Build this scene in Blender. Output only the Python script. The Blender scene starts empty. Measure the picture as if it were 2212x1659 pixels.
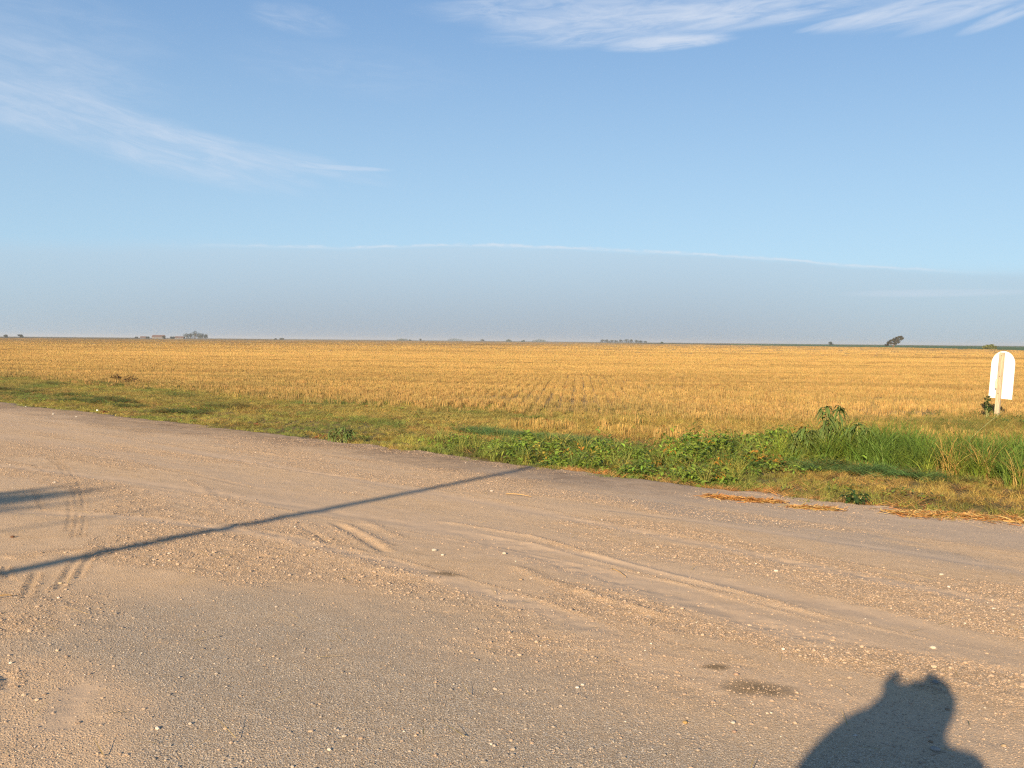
import bpy, bmesh, math, random
import numpy as np
from mathutils import Vector, Matrix, noise as mnoise

random.seed(7)
RNG = np.random.default_rng(11)
S = bpy.context.scene
COL = S.collection
R = math.radians

# ------------------------------------------------------------------ survey
# Measurements off the photograph (2212 x 1659 px) are turned into places on
# the ground: the eye is 1.6 m above the road shoulder at the origin.
EYE = 1.6
FW = 2212.0
FPX = FW / 2 / math.tan(R(28.5))
ROLL, PITCH = R(.54), R(2.62)
SUN_AZ, SUN_EL = R(22.9), R(18.6)          # direction the shadows fall, sun height
NX, NY = math.sin(R(40)), math.cos(R(40))  # across the road, towards the field


def sight(x, y):
    X = (x - 1106) / FPX
    Y = -(y - 829.5) / FPX
    c, s = math.cos(ROLL), math.sin(ROLL)
    X, Y = X * c - Y * s, X * s + Y * c
    cp, sp = math.cos(PITCH), math.sin(PITCH)
    return np.array([X, cp + Y * sp, -sp + Y * cp])


def ramp(d):
    """road cross fall: level, then 5 % down to the verge, then the plain"""
    d = np.asarray(d, float)
    w = .6
    soft = lambda t: w * np.logaddexp(0, t / w)
    return -.05 * (soft(d) - soft(d - 12.5))


def H(x, y):
    return ramp(np.asarray(x) * NX + np.asarray(y) * NY)


def G(px, py):
    r = sight(px, py)
    t = np.geomspace(1.5, 4000, 20000)
    z = EYE + r[2] * t - H(r[0] * t, r[1] * t)
    i = int(np.argmax(z < 0))
    a, b = t[i - 1], t[i]
    for _ in range(30):
        m = (a + b) / 2
        if EYE + r[2] * m - H(r[0] * m, r[1] * m) < 0:
            b = m
        else:
            a = m
    q = r * a
    return Vector((q[0], q[1], float(H(q[0], q[1]))))


def ds(d, s):
    return d * NX + s * NY, d * NY - s * NX


def far(pxfull, D):
    r = sight(pxfull * 2212 / 3264, 735)
    k = D / math.hypot(r[0], r[1])
    x, y = r[0] * k, r[1] * k
    return Vector((x, y, float(H(x, y))))


# ------------------------------------------------------------------ noise
_tab = RNG.random((512, 512))


def vnoise(x, y, seed=0):
    x = np.asarray(x, float) + seed * 37.7
    y = np.asarray(y, float) + seed * 91.3
    xi, yi = np.floor(x).astype(int), np.floor(y).astype(int)
    fx, fy = x - xi, y - yi
    fx = fx * fx * (3 - 2 * fx)
    fy = fy * fy * (3 - 2 * fy)
    g = lambda a, b: _tab[a & 511, b & 511]
    return (g(xi, yi) * (1 - fx) + g(xi + 1, yi) * fx) * (1 - fy) + (g(xi, yi + 1) * (1 - fx) + g(xi + 1, yi + 1) * fx) * fy


def fbm(x, y, o=4, seed=0):
    v, a, t = 0, 1, 0
    for i in range(o):
        v = v + a * vnoise(x * 2 ** i, y * 2 ** i, seed + i * 3)
        t += a
        a *= .5
    return v / t


def sstep(a, b, x):
    t = np.clip((np.asarray(x, float) - a) / (b - a), 0, 1)
    return t * t * (3 - 2 * t)


# ------------------------------------------------------------------ materials
def new_mat(name):
    m = bpy.data.materials.new(name)
    m.use_nodes = True
    nt = m.node_tree
    nt.nodes.clear()
    out = nt.nodes.new('ShaderNodeOutputMaterial')
    return m, nt, out


def N(nt, kind, **kw):
    n = nt.nodes.new(kind)
    for k, v in kw.items():
        if k.startswith('i_'):
            key = k[2:]
            key = int(key) if key.isdigit() else key
            n.inputs[key].default_value = v
        else:
            setattr(n, k, v)
    return n


def L(nt, a, b):
    nt.links.new(a, b)


def mixc(nt, fac, a, b, mode='MIX'):
    n = nt.nodes.new('ShaderNodeMix')
    n.data_type = 'RGBA'
    n.blend_type = mode
    n.clamp_factor = True
    for sock, v in ((n.inputs[0], fac), (n.inputs[6], a), (n.inputs[7], b)):
        if hasattr(v, 'is_linked') or isinstance(v, bpy.types.NodeSocket):
            nt.links.new(v, sock)
        elif isinstance(v, (tuple, list)):
            sock.default_value = (*v[:3], 1)
        else:
            sock.default_value = v
    return n.outputs[2]


def mth(nt, op, a, b=None, c=None, clamp=False):
    n = nt.nodes.new('ShaderNodeMath')
    n.operation = op
    n.use_clamp = clamp
    for i, v in enumerate((a, b, c)):
        if v is None:
            continue
        if isinstance(v, bpy.types.NodeSocket):
            nt.links.new(v, n.inputs[i])
        else:
            n.inputs[i].default_value = v
    return n.outputs[0]


def maprange(nt, v, a, b, c=0., d=1., smooth=True):
    n = nt.nodes.new('ShaderNodeMapRange')
    n.interpolation_type = 'SMOOTHSTEP' if smooth else 'LINEAR'
    nt.links.new(v, n.inputs[0])
    for i, q in enumerate((a, b, c, d)):
        n.inputs[i + 1].default_value = q
    return n.outputs[0]


def noise_tex(nt, vec, scale, detail=3, rough=.6):
    n = N(nt, 'ShaderNodeTexNoise')
    n.inputs['Scale'].default_value = scale
    n.inputs['Detail'].default_value = detail
    n.inputs['Roughness'].default_value = rough
    if vec is not None:
        nt.links.new(vec, n.inputs['Vector'])
    return n


def leaf_mat(name, base, jitter=.25, transl=.35, tinted=True, rough=.6):
    """foliage: diffuse + translucent, tint per plant from the scatter points"""
    m, nt, out = new_mat(name)
    geo = N(nt, 'ShaderNodeNewGeometry')
    col = None
    if tinted:
        at = N(nt, 'ShaderNodeAttribute', attribute_type='INSTANCER', attribute_name='tint')
        col = mixc(nt, 1., base, at.outputs['Color'], 'MULTIPLY')
    rnd = geo.outputs['Random Per Island']
    br = mth(nt, 'MULTIPLY_ADD', rnd, 2 * jitter, 1 - jitter)
    cb = N(nt, 'ShaderNodeCombineColor')
    r2 = mth(nt, 'FRACT', mth(nt, 'MULTIPLY', rnd, 7.31))
    warm = mth(nt, 'MULTIPLY_ADD', r2, .3, .85)
    L(nt, mth(nt, 'MULTIPLY', br, warm), cb.inputs[0])
    L(nt, br, cb.inputs[1])
    L(nt, br, cb.inputs[2])
    col = mixc(nt, 1., col if col is not None else base, cb.outputs[0], 'MULTIPLY')
    d = N(nt, 'ShaderNodeBsdfPrincipled', i_Roughness=rough)
    d.inputs['Specular IOR Level'].default_value = .25
    L(nt, col, d.inputs['Base Color'])
    t = N(nt, 'ShaderNodeBsdfTranslucent')
    L(nt, col, t.inputs['Color'])
    mx = N(nt, 'ShaderNodeMixShader', i_0=transl)
    L(nt, d.outputs[0], mx.inputs[1])
    L(nt, t.outputs[0], mx.inputs[2])
    L(nt, mx.outputs[0], out.inputs[0])
    return m


def solid_mat(name, base, rough=.7, var=.25, scale=6., bump=.0, stretch=None, spec=.3):
    m, nt, out = new_mat(name)
    tc = N(nt, 'ShaderNodeTexCoord')
    vec = tc.outputs['Object']
    if stretch:
        mp = N(nt, 'ShaderNodeMapping')
        mp.inputs['Scale'].default_value = stretch
        L(nt, vec, mp.inputs[0])
        vec = mp.outputs[0]
    n = noise_tex(nt, vec, scale, 5, .65)
    f = maprange(nt, n.outputs[0], .3, .7)
    lo = tuple(c * (1 - var) for c in base)
    hi = tuple(min(1, c * (1 + var)) for c in base)
    p = N(nt, 'ShaderNodeBsdfPrincipled', i_Roughness=rough)
    p.inputs['Specular IOR Level'].default_value = spec
    L(nt, mixc(nt, f, lo, hi), p.inputs['Base Color'])
    if bump:
        b = N(nt, 'ShaderNodeBump', i_Strength=bump, i_Distance=.01)
        L(nt, n.outputs[0], b.inputs['Height'])
        L(nt, b.outputs[0], p.inputs['Normal'])
    L(nt, p.outputs[0], out.inputs[0])
    return m


# ------------------------------------------------------------------ objects
def tag(o, label=None, cat=None, group=None, kind=None):
    for k, v in (('label', label), ('category', cat), ('group', group), ('kind', kind)):
        if v:
            o[k] = v
    return o


def link(o, parent=None):
    COL.objects.link(o)
    if parent:
        o.parent = parent
    return o


def empty(name, loc, rz=0.):
    o = bpy.data.objects.new(name, None)
    o.empty_display_size = .2
    o.location = loc
    o.rotation_euler = (0, 0, rz)
    return link(o)


def mesh_np(name, V, F, mat=None, parent=None, smooth=False, do_link=True):
    """V (n,3), F list of index arrays with equal width (n,k)"""
    me = bpy.data.meshes.new(name)
    V = np.asarray(V, np.float32)
    F = np.asarray(F, np.int32)
    k = F.shape[1]
    me.vertices.add(len(V))
    me.vertices.foreach_set('co', V.ravel())
    me.loops.add(F.size)
    me.loops.foreach_set('vertex_index', F.ravel())
    me.polygons.add(len(F))
    me.polygons.foreach_set('loop_start', np.arange(0, F.size, k, dtype=np.int32))
    me.polygons.foreach_set('loop_total', np.full(len(F), k, np.int32))
    me.update(calc_edges=True)
    if smooth:
        me.polygons.foreach_set('use_smooth', np.ones(len(F), bool))
    if mat:
        me.materials.append(mat)
    o = bpy.data.objects.new(name, me)
    if do_link:
        link(o, parent)
    return o


def grid(name, xs, ys, zf, mat, keep=None):
    X, Y = np.meshgrid(xs, ys)
    Z = zf(X, Y)
    nx, ny = len(xs), len(ys)
    i = np.arange(nx * ny).reshape(ny, nx)
    F = np.stack([i[:-1, :-1], i[:-1, 1:], i[1:, 1:], i[1:, :-1]], -1).reshape(-1, 4)
    if keep is not None:
        F = F[keep(X, Y)[:-1, :-1].ravel()]
        used = np.unique(F)
        re = np.full(nx * ny, -1)
        re[used] = np.arange(len(used))
        F = re[F]
        V = np.stack([X, Y, Z], -1).reshape(-1, 3)[used]
    else:
        V = np.stack([X, Y, Z], -1).reshape(-1, 3)
    return mesh_np(name, V, F, mat, smooth=True)


def bm_obj(name, bm, mat, parent=None, smooth=False, do_link=True):
    me = bpy.data.meshes.new(name)
    bm.to_mesh(me)
    bm.free()
    for p in me.polygons:
        p.use_smooth = smooth
    me.materials.append(mat)
    o = bpy.data.objects.new(name, me)
    if do_link:
        link(o, parent)
    return o


def add_box(bm, c, size, M=None, bevel=0.):
    r = bmesh.ops.create_cube(bm, size=1)
    vs = r['verts']
    bmesh.ops.scale(bm, vec=size, verts=vs)
    if bevel:
        es = list({e for v in vs for e in v.link_edges})
        g = bmesh.ops.bevel(bm, geom=es, offset=bevel, segments=2, affect='EDGES')
        vs = list({v for f in g['faces'] for v in f.verts} | {v for v in vs if v.is_valid})
    bmesh.ops.translate(bm, vec=c, verts=vs)
    if M is not None:
        bmesh.ops.transform(bm, matrix=M, verts=vs)
    return vs


def tube(bm, pts, radii, seg=7):
    rings = []
    pts = [Vector(p) for p in pts]
    for i, p in enumerate(pts):
        a = pts[max(i - 1, 0)]
        b = pts[min(i + 1, len(pts) - 1)]
        t = (b - a).normalized()
        u = t.orthogonal().normalized()
        w = t.cross(u)
        rings.append([bm.verts.new(p + (u * math.cos(q) + w * math.sin(q)) * radii[i]) for q in
                      [2 * math.pi * j / seg for j in range(seg)]])
    for a, b in zip(rings, rings[1:]):
        al = min(range(seg), key=lambda o: sum((a[j].co - b[(j + o) % seg].co).length for j in range(seg)))
        for j in range(seg):
            bm.faces.new((a[j], a[(j + 1) % seg], b[(j + 1 + al) % seg], b[(j + al) % seg]))
    bm.faces.new(rings[0][::-1])
    bm.faces.new(rings[-1])


def blades(n, hgt, spread, width, bend, seg=3, lie=0., up=1., rnd=random, cluster=1.):
    """a tuft of n leaf blades / stems: quads strips, each an island"""
    V, F = [], []
    for _ in range(n):
        a = rnd.uniform(0, 2 * math.pi)
        rr = spread * math.sqrt(rnd.random())
        x0, y0 = rr * math.cos(a), rr * math.sin(a)
        h = hgt * rnd.uniform(.55, 1.1)
        dirn = rnd.uniform(0, 2 * math.pi)
        bx, by = math.cos(dirn), math.sin(dirn)
        b = bend * rnd.uniform(.3, 1.3)
        f = rnd.uniform(0, 2 * math.pi)
        wx, wy = math.cos(f), math.sin(f)
        w = width * rnd.uniform(.6, 1.3)
        base = len(V)
        l0 = lie * rnd.uniform(.6, 1.)
        for k in range(seg + 1):
            t = k / seg
            off = h * (b * t * t + l0 * t)
            zz = h * up * (t - .35 * b * t * t) * (1 - l0 * .93) + .004
            ww = w * (1 - .75 * t ** 1.5)
            V.append((x0 + bx * off - wx * ww / 2, y0 + by * off - wy * ww / 2, zz))
            V.append((x0 + bx * off + wx * ww / 2, y0 + by * off + wy * ww / 2, zz))
        for k in range(seg):
            F.append((base + 2 * k, base + 2 * k + 1, base + 2 * k + 3, base + 2 * k + 2))
    return V, F


def leaf_clump(n, hgt, spread, size, narrow=.45, rnd=random, droop=.3):
    """low broad-leaved plants: bent, pointed leaves at all angles"""
    V, F = [], []
    for _ in range(n):
        a = rnd.uniform(0, 2 * math.pi)
        rr = spread * math.sqrt(rnd.random())
        c = Vector((rr * math.cos(a), rr * math.sin(a), hgt * rnd.uniform(.1, 1.) * (1 - .4 * (rr / spread) ** 2)))
        q = rnd.uniform(0, 2 * math.pi)
        el = rnd.uniform(-.5, .9)
        t = Vector((math.cos(q) * math.cos(el), math.sin(q) * math.cos(el), math.sin(el)))
        sd = t.cross(Vector((0, 0, 1))).normalized()
        sd = Matrix.Rotation(rnd.uniform(-.7, .7), 3, t) @ sd
        nn = sd.cross(t)
        ln = size * rnd.uniform(.5, 1.25)
        w = ln * narrow * rnd.uniform(.7, 1.2)
        b = len(V)
        for k, (u, wd) in enumerate(((0, .08), (.3, .9), (.65, .8), (1., .05))):
            p = c + t * (ln * u) - Vector((0, 0, 1)) * (droop * ln * u * u)
            fold = nn * (wd * w * .18)
            V += [tuple(p - sd * (w * wd / 2) + fold), tuple(p), tuple(p + sd * (w * wd / 2) + fold)]
        for k in range(3):
            i = b + 3 * k
            F += [(i, i + 1, i + 4, i + 3), (i + 1, i + 2, i + 5, i + 4)]
    return V, F


def strip_tuft(n, length, hgt, width, lean=.12, depth=.12):
    """one stretch of a drilled stubble row: upright cut straws"""
    V, F = [], []
    for _ in range(n):
        x = random.uniform(-length / 2, length / 2)
        y = random.gauss(0, depth / 2)
        h = hgt * random.uniform(.6, 1.12)
        lx, ly = random.gauss(0, lean) * h, random.gauss(0, lean) * h
        f = random.uniform(0, math.pi)
        wx, wy = math.cos(f) * width / 2, math.sin(f) * width / 2
        b = len(V)
        V += [(x - wx, y - wy, 0), (x + wx, y + wy, 0), (x + lx + wx, y + ly + wy, h), (x + lx - wx, y + ly - wy, h)]
        F.append((b, b + 1, b + 2, b + 3))
    return V, F


_sources = []


def source(name, VF, mat):
    V, F = VF
    o = mesh_np(name, V, F, mat, do_link=False)
    _sources.append(o)
    return o


def scatter(name, P, rot, scl, tint, srcs, idx=None, label=None, cat=None):
    """one counted-by-nobody mass: points carrying instances"""
    n = len(P)
    me = bpy.data.meshes.new(name)
    me.vertices.add(n)
    me.vertices.foreach_set('co', np.asarray(P, np.float32).ravel())
    rot = np.asarray(rot, np.float32)
    if rot.ndim == 1:
        rot = np.stack([rot * 0, rot * 0, rot], -1)
    scl = np.asarray(scl, np.float32)
    if scl.ndim == 1:
        scl = np.stack([scl] * 3, -1)
    if idx is None:
        idx = RNG.integers(0, len(srcs), n)
    a = me.attributes.new('rot', 'FLOAT_VECTOR', 'POINT')
    a.data.foreach_set('vector', rot.astype(np.float32).ravel())
    a = me.attributes.new('scl', 'FLOAT_VECTOR', 'POINT')
    a.data.foreach_set('vector', scl.ravel())
    a = me.attributes.new('idx', 'INT', 'POINT')
    a.data.foreach_set('value', np.asarray(idx, np.int32))
    a = me.attributes.new('tint', 'FLOAT_COLOR', 'POINT')
    t4 = np.ones((n, 4), np.float32)
    t4[:, :3] = tint
    a.data.foreach_set('color', t4.ravel())
    o = bpy.data.objects.new(name, me)
    link(o)
    ng = bpy.data.node_groups.new(name + '_nodes', 'GeometryNodeTree')
    ng.interface.new_socket('Geometry', in_out='INPUT', socket_type='NodeSocketGeometry')
    ng.interface.new_socket('Geometry', in_out='OUTPUT', socket_type='NodeSocketGeometry')
    gi = ng.nodes.new('NodeGroupInput')
    go = ng.nodes.new('NodeGroupOutput')
    iop = ng.nodes.new('GeometryNodeInstanceOnPoints')
    g2i = ng.nodes.new('GeometryNodeGeometryToInstance')
    for s in reversed(srcs):
        oi = ng.nodes.new('GeometryNodeObjectInfo')
        oi.inputs['Object'].default_value = s
        ng.links.new(oi.outputs['Geometry'], g2i.inputs[0])

    def named(nm, dt):
        q = ng.nodes.new('GeometryNodeInputNamedAttribute')
        q.data_type = dt
        q.inputs['Name'].default_value = nm
        return q.outputs['Attribute']
    e2r = ng.nodes.new('FunctionNodeEulerToRotation')
    ng.links.new(named('rot', 'FLOAT_VECTOR'), e2r.inputs[0])
    ng.links.new(gi.outputs[0], iop.inputs['Points'])
    ng.links.new(g2i.outputs[0], iop.inputs['Instance'])
    iop.inputs['Pick Instance'].default_value = True
    ng.links.new(named('idx', 'INT'), iop.inputs['Instance Index'])
    ng.links.new(e2r.outputs[0], iop.inputs['Rotation'])
    ng.links.new(named('scl', 'FLOAT_VECTOR'), iop.inputs['Scale'])
    ng.links.new(iop.outputs[0], go.inputs[0])
    md = o.modifiers.new('scatter', 'NODES')
    md.node_group = ng
    tag(o, label, cat, kind='stuff')
    return o


def in_view(x, y, margin=1.08):
    """keep what the photo or a step aside can see"""
    return (y > 1.5) & (np.abs(x) < y * .56 * margin + 2.0)


#@@SKY
# ================================================================== camera, sky, sun
cam_d = bpy.data.cameras.new('camera')
cam = bpy.data.objects.new('camera', cam_d)
link(cam)
cam_d.sensor_fit = 'HORIZONTAL'
cam_d.angle = R(57)
cam_d.clip_start = .02
cam_d.clip_end = 40000
cam.location = (0, 0, EYE)
cam.rotation_mode = 'QUATERNION'
fw = Vector((0, math.cos(PITCH), -math.sin(PITCH)))
up = Vector((0, math.sin(PITCH), math.cos(PITCH)))
rt = Vector((1, 0, 0))
cr, sr = math.cos(ROLL), math.sin(ROLL)
r2, u2 = rt * cr + up * sr, up * cr - rt * sr
cam.rotation_quaternion = Matrix((r2, u2, -fw)).transposed().to_quaternion()
S.camera = cam

sun_d = bpy.data.lights.new('sun', 'SUN')
sun_d.energy = 5.0
sun_d.angle = R(.53)
sun_d.color = (1.0, .785, .52)
sun = link(bpy.data.objects.new('sun', sun_d))
ldir = Vector((math.sin(SUN_AZ) * math.cos(SUN_EL), math.cos(SUN_AZ) * math.cos(SUN_EL), -math.sin(SUN_EL)))
sun.rotation_euler = ldir.to_track_quat('-Z', 'Y').to_euler()
sun.location = (-20, -40, 30)

W = bpy.data.worlds.new('World')
S.world = W
W.use_nodes = True
wt = W.node_tree
wt.nodes.clear()
WSTR = .05
K = 1 / (WSTR * 2 ** 1.1)      # sky radiance that shows as 1
wo = N(wt, 'ShaderNodeOutputWorld')
bg = N(wt, 'ShaderNodeBackground', i_Strength=WSTR)
L(wt, bg.outputs[0], wo.inputs[0])
sky = N(wt, 'ShaderNodeTexSky', sky_type='NISHITA', sun_disc=False)
sky.sun_elevation = SUN_EL
sky.sun_rotation = SUN_AZ + math.pi
sky.altitude = 700
sky.air_density = 1.0
sky.dust_density = .35
sky.ozone_density = 2.6
tc = N(wt, 'ShaderNodeTexCoord')
sx = N(wt, 'ShaderNodeSeparateXYZ')
L(wt, tc.outputs['Generated'], sx.inputs[0])
DEG = 180 / math.pi
azs = mth(wt, 'MULTIPLY', mth(wt, 'ARCTAN2', sx.outputs[0], sx.outputs[1]), DEG)
els = mth(wt, 'MULTIPLY', mth(wt, 'ARCSINE', sx.outputs[2]), DEG)


def azel(px, py):
    r = sight(px, py)
    return math.degrees(math.atan2(r[0], r[1])), math.degrees(math.asin(r[2] / np.linalg.norm(r)))


col = sky.outputs[0]
# overall tint of the clear sky, then thin cirrus, then a low bank near the horizon
col = mixc(wt, 1., col, (.97, 1.0, 1.0), 'MULTIPLY')
veilc = mixc(wt, maprange(wt, els, 5., 27.), (.46 * K, .69 * K, .91 * K), (.20 * K, .42 * K, .83 * K))
col = mixc(wt, maprange(wt, els, 0., 60., .72, .2, smooth=False), col, veilc)
SKYV = dict(cirrus=(.70 * K, .77 * K, .89 * K))


def cirrus(px, py, half_len, half_w, rot_deg, amount, sx_=.35, sy_=2.2, lo=.42, hi=.75, seed=0., power=1.):
    """thin streaky cloud: an oval of torn noise in azimuth and elevation"""
    global col
    a0, e0 = azel(px, py)
    k = 57.3 / FPX
    c, s = math.cos(R(rot_deg)), math.sin(R(rot_deg))
    da = mth(wt, 'SUBTRACT', azs, a0)
    de = mth(wt, 'SUBTRACT', els, e0)
    p = mth(wt, 'ADD', mth(wt, 'MULTIPLY', da, c), mth(wt, 'MULTIPLY', de, s))
    q = mth(wt, 'SUBTRACT', mth(wt, 'MULTIPLY', de, c), mth(wt, 'MULTIPLY', da, s))
    wv = N(wt, 'ShaderNodeCombineXYZ', i_2=seed)
    L(wt, mth(wt, 'MULTIPLY', p, sx_), wv.inputs[0])
    L(wt, mth(wt, 'MULTIPLY', q, sy_), wv.inputs[1])
    nz = noise_tex(wt, wv.outputs[0], 1., 9, .64)
    nz.inputs['Distortion'].default_value = .8
    edge = noise_tex(wt, wv.outputs[0], .8, 3, .5)
    ew = mth(wt, 'MULTIPLY_ADD', edge.outputs[0], .9, -.45)
    r = mth(wt, 'ADD', mth(wt, 'POWER', mth(wt, 'ABSOLUTE', mth(wt, 'DIVIDE', p, half_len * k)), 2),
            mth(wt, 'POWER', mth(wt, 'ABSOLUTE', mth(wt, 'DIVIDE', q, half_w * k)), 2))
    r = mth(wt, 'SUBTRACT', r, ew)
    m = maprange(wt, r, 1.15, .05)
    t = maprange(wt, nz.outputs[0], lo - .06, hi + .10, .12, 1.)
    f = mth(wt, 'MULTIPLY', mth(wt, 'MULTIPLY', m, t), amount * .88, clamp=True)
    col = mixc(wt, f, col, SKYV['cirrus'])


# low haze / cloud bank: a grey blue veil under a bright thin rim
bank = [(0, 526), (500, 528), (750, 532), (980, 527), (1180, 532), (1400, 541), (1650, 556), (1900, 575), (2212, 585)]
fc = N(wt, 'ShaderNodeFloatCurve')
cm = fc.mapping
cm.use_clip = False
ae = [azel(*p) for p in bank]
ptsc = [((a + 40) / 80, e / 10) for a, e in ae]
ptsc = [(0, ptsc[0][1])] + ptsc + [(1, ptsc[-1][1])]
cv = cm.curves[0]
while len(cv.points) < len(ptsc):
    cv.points.new(.5, .5)
for pnt, (u, v) in zip(cv.points, ptsc):
    pnt.location = (u, v)
cm.update()
wob = noise_tex(wt, None, 1., 8, .6)
wv = N(wt, 'ShaderNodeCombineXYZ')
L(wt, mth(wt, 'MULTIPLY', azs, .55), wv.inputs[0])
L(wt, mth(wt, 'MULTIPLY', els, 1.6), wv.inputs[1])
L(wt, wv.outputs[0], wob.inputs['Vector'])
L(wt, mth(wt, 'MULTIPLY_ADD', azs, 1 / 80, .5), fc.inputs['Value'])
top = mth(wt, 'MULTIPLY', fc.outputs[0], 10)
top = mth(wt, 'ADD', top, mth(wt, 'MULTIPLY_ADD', wob.outputs[0], .44, -.22))
below = mth(wt, 'SUBTRACT', top, els)                     # degrees under the rim
inside = maprange(wt, below, -.15, .35)
azl, azr = azel(620, 530)[0], azel(2100, 575)[0]
win = mth(wt, 'MULTIPLY', maprange(wt, azs, azl - 9, azl + 5), maprange(wt, azs, azr + 6, azr - 8))
wide = maprange(wt, azs, azel(0, 530)[0] - 4, azel(700, 530)[0], .7, 1.)
soft = maprange(wt, below, -.6, .6)
veil = mth(wt, 'MULTIPLY', mixc(wt, win, soft, inside), wide)
bankcol = mixc(wt, maprange(wt, els, .0, 5.5, smooth=False), (.39 * K, .46 * K, .53 * K), (.50 * K, .66 * K, .80 * K))
low = mth(wt, 'MULTIPLY', maprange(wt, els, 6.5, -.3, .74, 1.), maprange(wt, azs, 8., 27., 1., .72))
col = mixc(wt, mth(wt, 'MULTIPLY', veil, low), col, bankcol)
rim = mth(wt, 'MULTIPLY', maprange(wt, mth(wt, 'ABSOLUTE', mth(wt, 'SUBTRACT', below, .06)), .14, .0), win)
rim = mth(wt, 'MULTIPLY', rim, maprange(wt, wob.outputs[0], .35, .6, .15, .75))
col = mixc(wt, rim, col, (.68 * K, .78 * K, .88 * K))

# left bands
cirrus(250, 285, 420, 60, -13, .55, .30, 1.6, .30, .70, 1.)
cirrus(560, 335, 300, 26, -9, .50, .30, 2.2, .32, .70, 2.)
cirrus(735, 362, 110, 6, -1, .55, .4, 3., .30, .60, 3.)
cirrus(120, 150, 260, 60, -6, .30, .35, 1.6, .35, .72, 4.)
cirrus(40, 190, 200, 120, -10, .20, .25, .9, .30, .75, 5.)
cirrus(60, 40, 300, 70, -5, .22, .25, 1.2, .32, .75, 6.)
cirrus(640, 40, 110, 32, -6, .30, .4, 1.6, .35, .70, 7.)
cirrus(760, 150, 280, 60, -3, .13, .3, 1.4, .38, .72, 8.)
# upper centre and right
cirrus(1230, 15, 330, 42, 2, .60, .32, 1.6, .30, .66, 9.)
cirrus(1360, 52, 330, 44, 4, .72, .30, 1.7, .34, .66, 10.)
cirrus(1440, 93, 150, 17, 2, .85, .35, 2.4, .26, .56, 11.)
cirrus(1150, 58, 110, 22, -4, .35, .4, 1.8, .34, .68, 12.)
cirrus(1680, 12, 380, 40, 4, .75, .25, 1.9, .32, .62, 13.)
cirrus(1900, 30, 130, 14, 11, .5, .3, 2.4, .25, .55, 14.)
cirrus(2070, 36, 120, 13, 12, .42, .3, 2.4, .25, .55, 15.)
cirrus(2175, 34, 90, 14, 15, .6, .3, 2.4, .22, .52, 16.)
cirrus(1800, 50, 80, 8, 8, .5, .3, 2.4, .25, .55, 17.)
cirrus(2050, 8, 260, 34, 5, .65, .28, 2., .3, .6, 18.)
cirrus(2010, 633, 190, 9, 0, .35, .25, 2., .25, .6, 19.)
L(wt, col, bg.inputs['Color'])

S.view_settings.view_transform = 'Standard'
S.view_settings.look = 'None'
S.view_settings.exposure = 1.1
S.view_settings.gamma = 1
S.render.film_transparent = False
S.cycles.use_denoising = False
S.cycles.filter_width = 1.25
S.cycles.max_bounces = 4
S.cycles.transparent_max_bounces = 8
S.cycles.volume_bounces = 1

#@@GROUND
# ================================================================== ground and road
road_edge_s = None


def edge_d(s):
    """where the gravel meets the verge, along the road"""
    return 13.2 + .7 * (fbm(s * .35, s * 0 + 3, 3, 5) - .5) + .7 * (fbm(s * 1.9, s * 0 + 8, 4, 6) - .5)


def seg_dist(X, Y, pts):
    """distance to a polyline, and its fade along the line"""
    best = np.full(X.shape, 1e9)
    side = np.zeros(X.shape)
    tt = np.zeros(X.shape)
    n = len(pts) - 1
    for i in range(n):
        ax, ay = pts[i][0], pts[i][1]
        bx, by = pts[i + 1][0], pts[i + 1][1]
        vx, vy = bx - ax, by - ay
        l2 = vx * vx + vy * vy
        t = np.clip(((X - ax) * vx + (Y - ay) * vy) / l2, 0, 1)
        dx, dy = X - ax - t * vx, Y - ay - t * vy
        d = np.hypot(dx, dy)
        m = d < best
        best = np.where(m, d, best)
        side = np.where(m, np.sign(vx * dy - vy * dx), side)
        tt = np.where(m, (i + t) / n, tt)
    return best, side, tt


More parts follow.
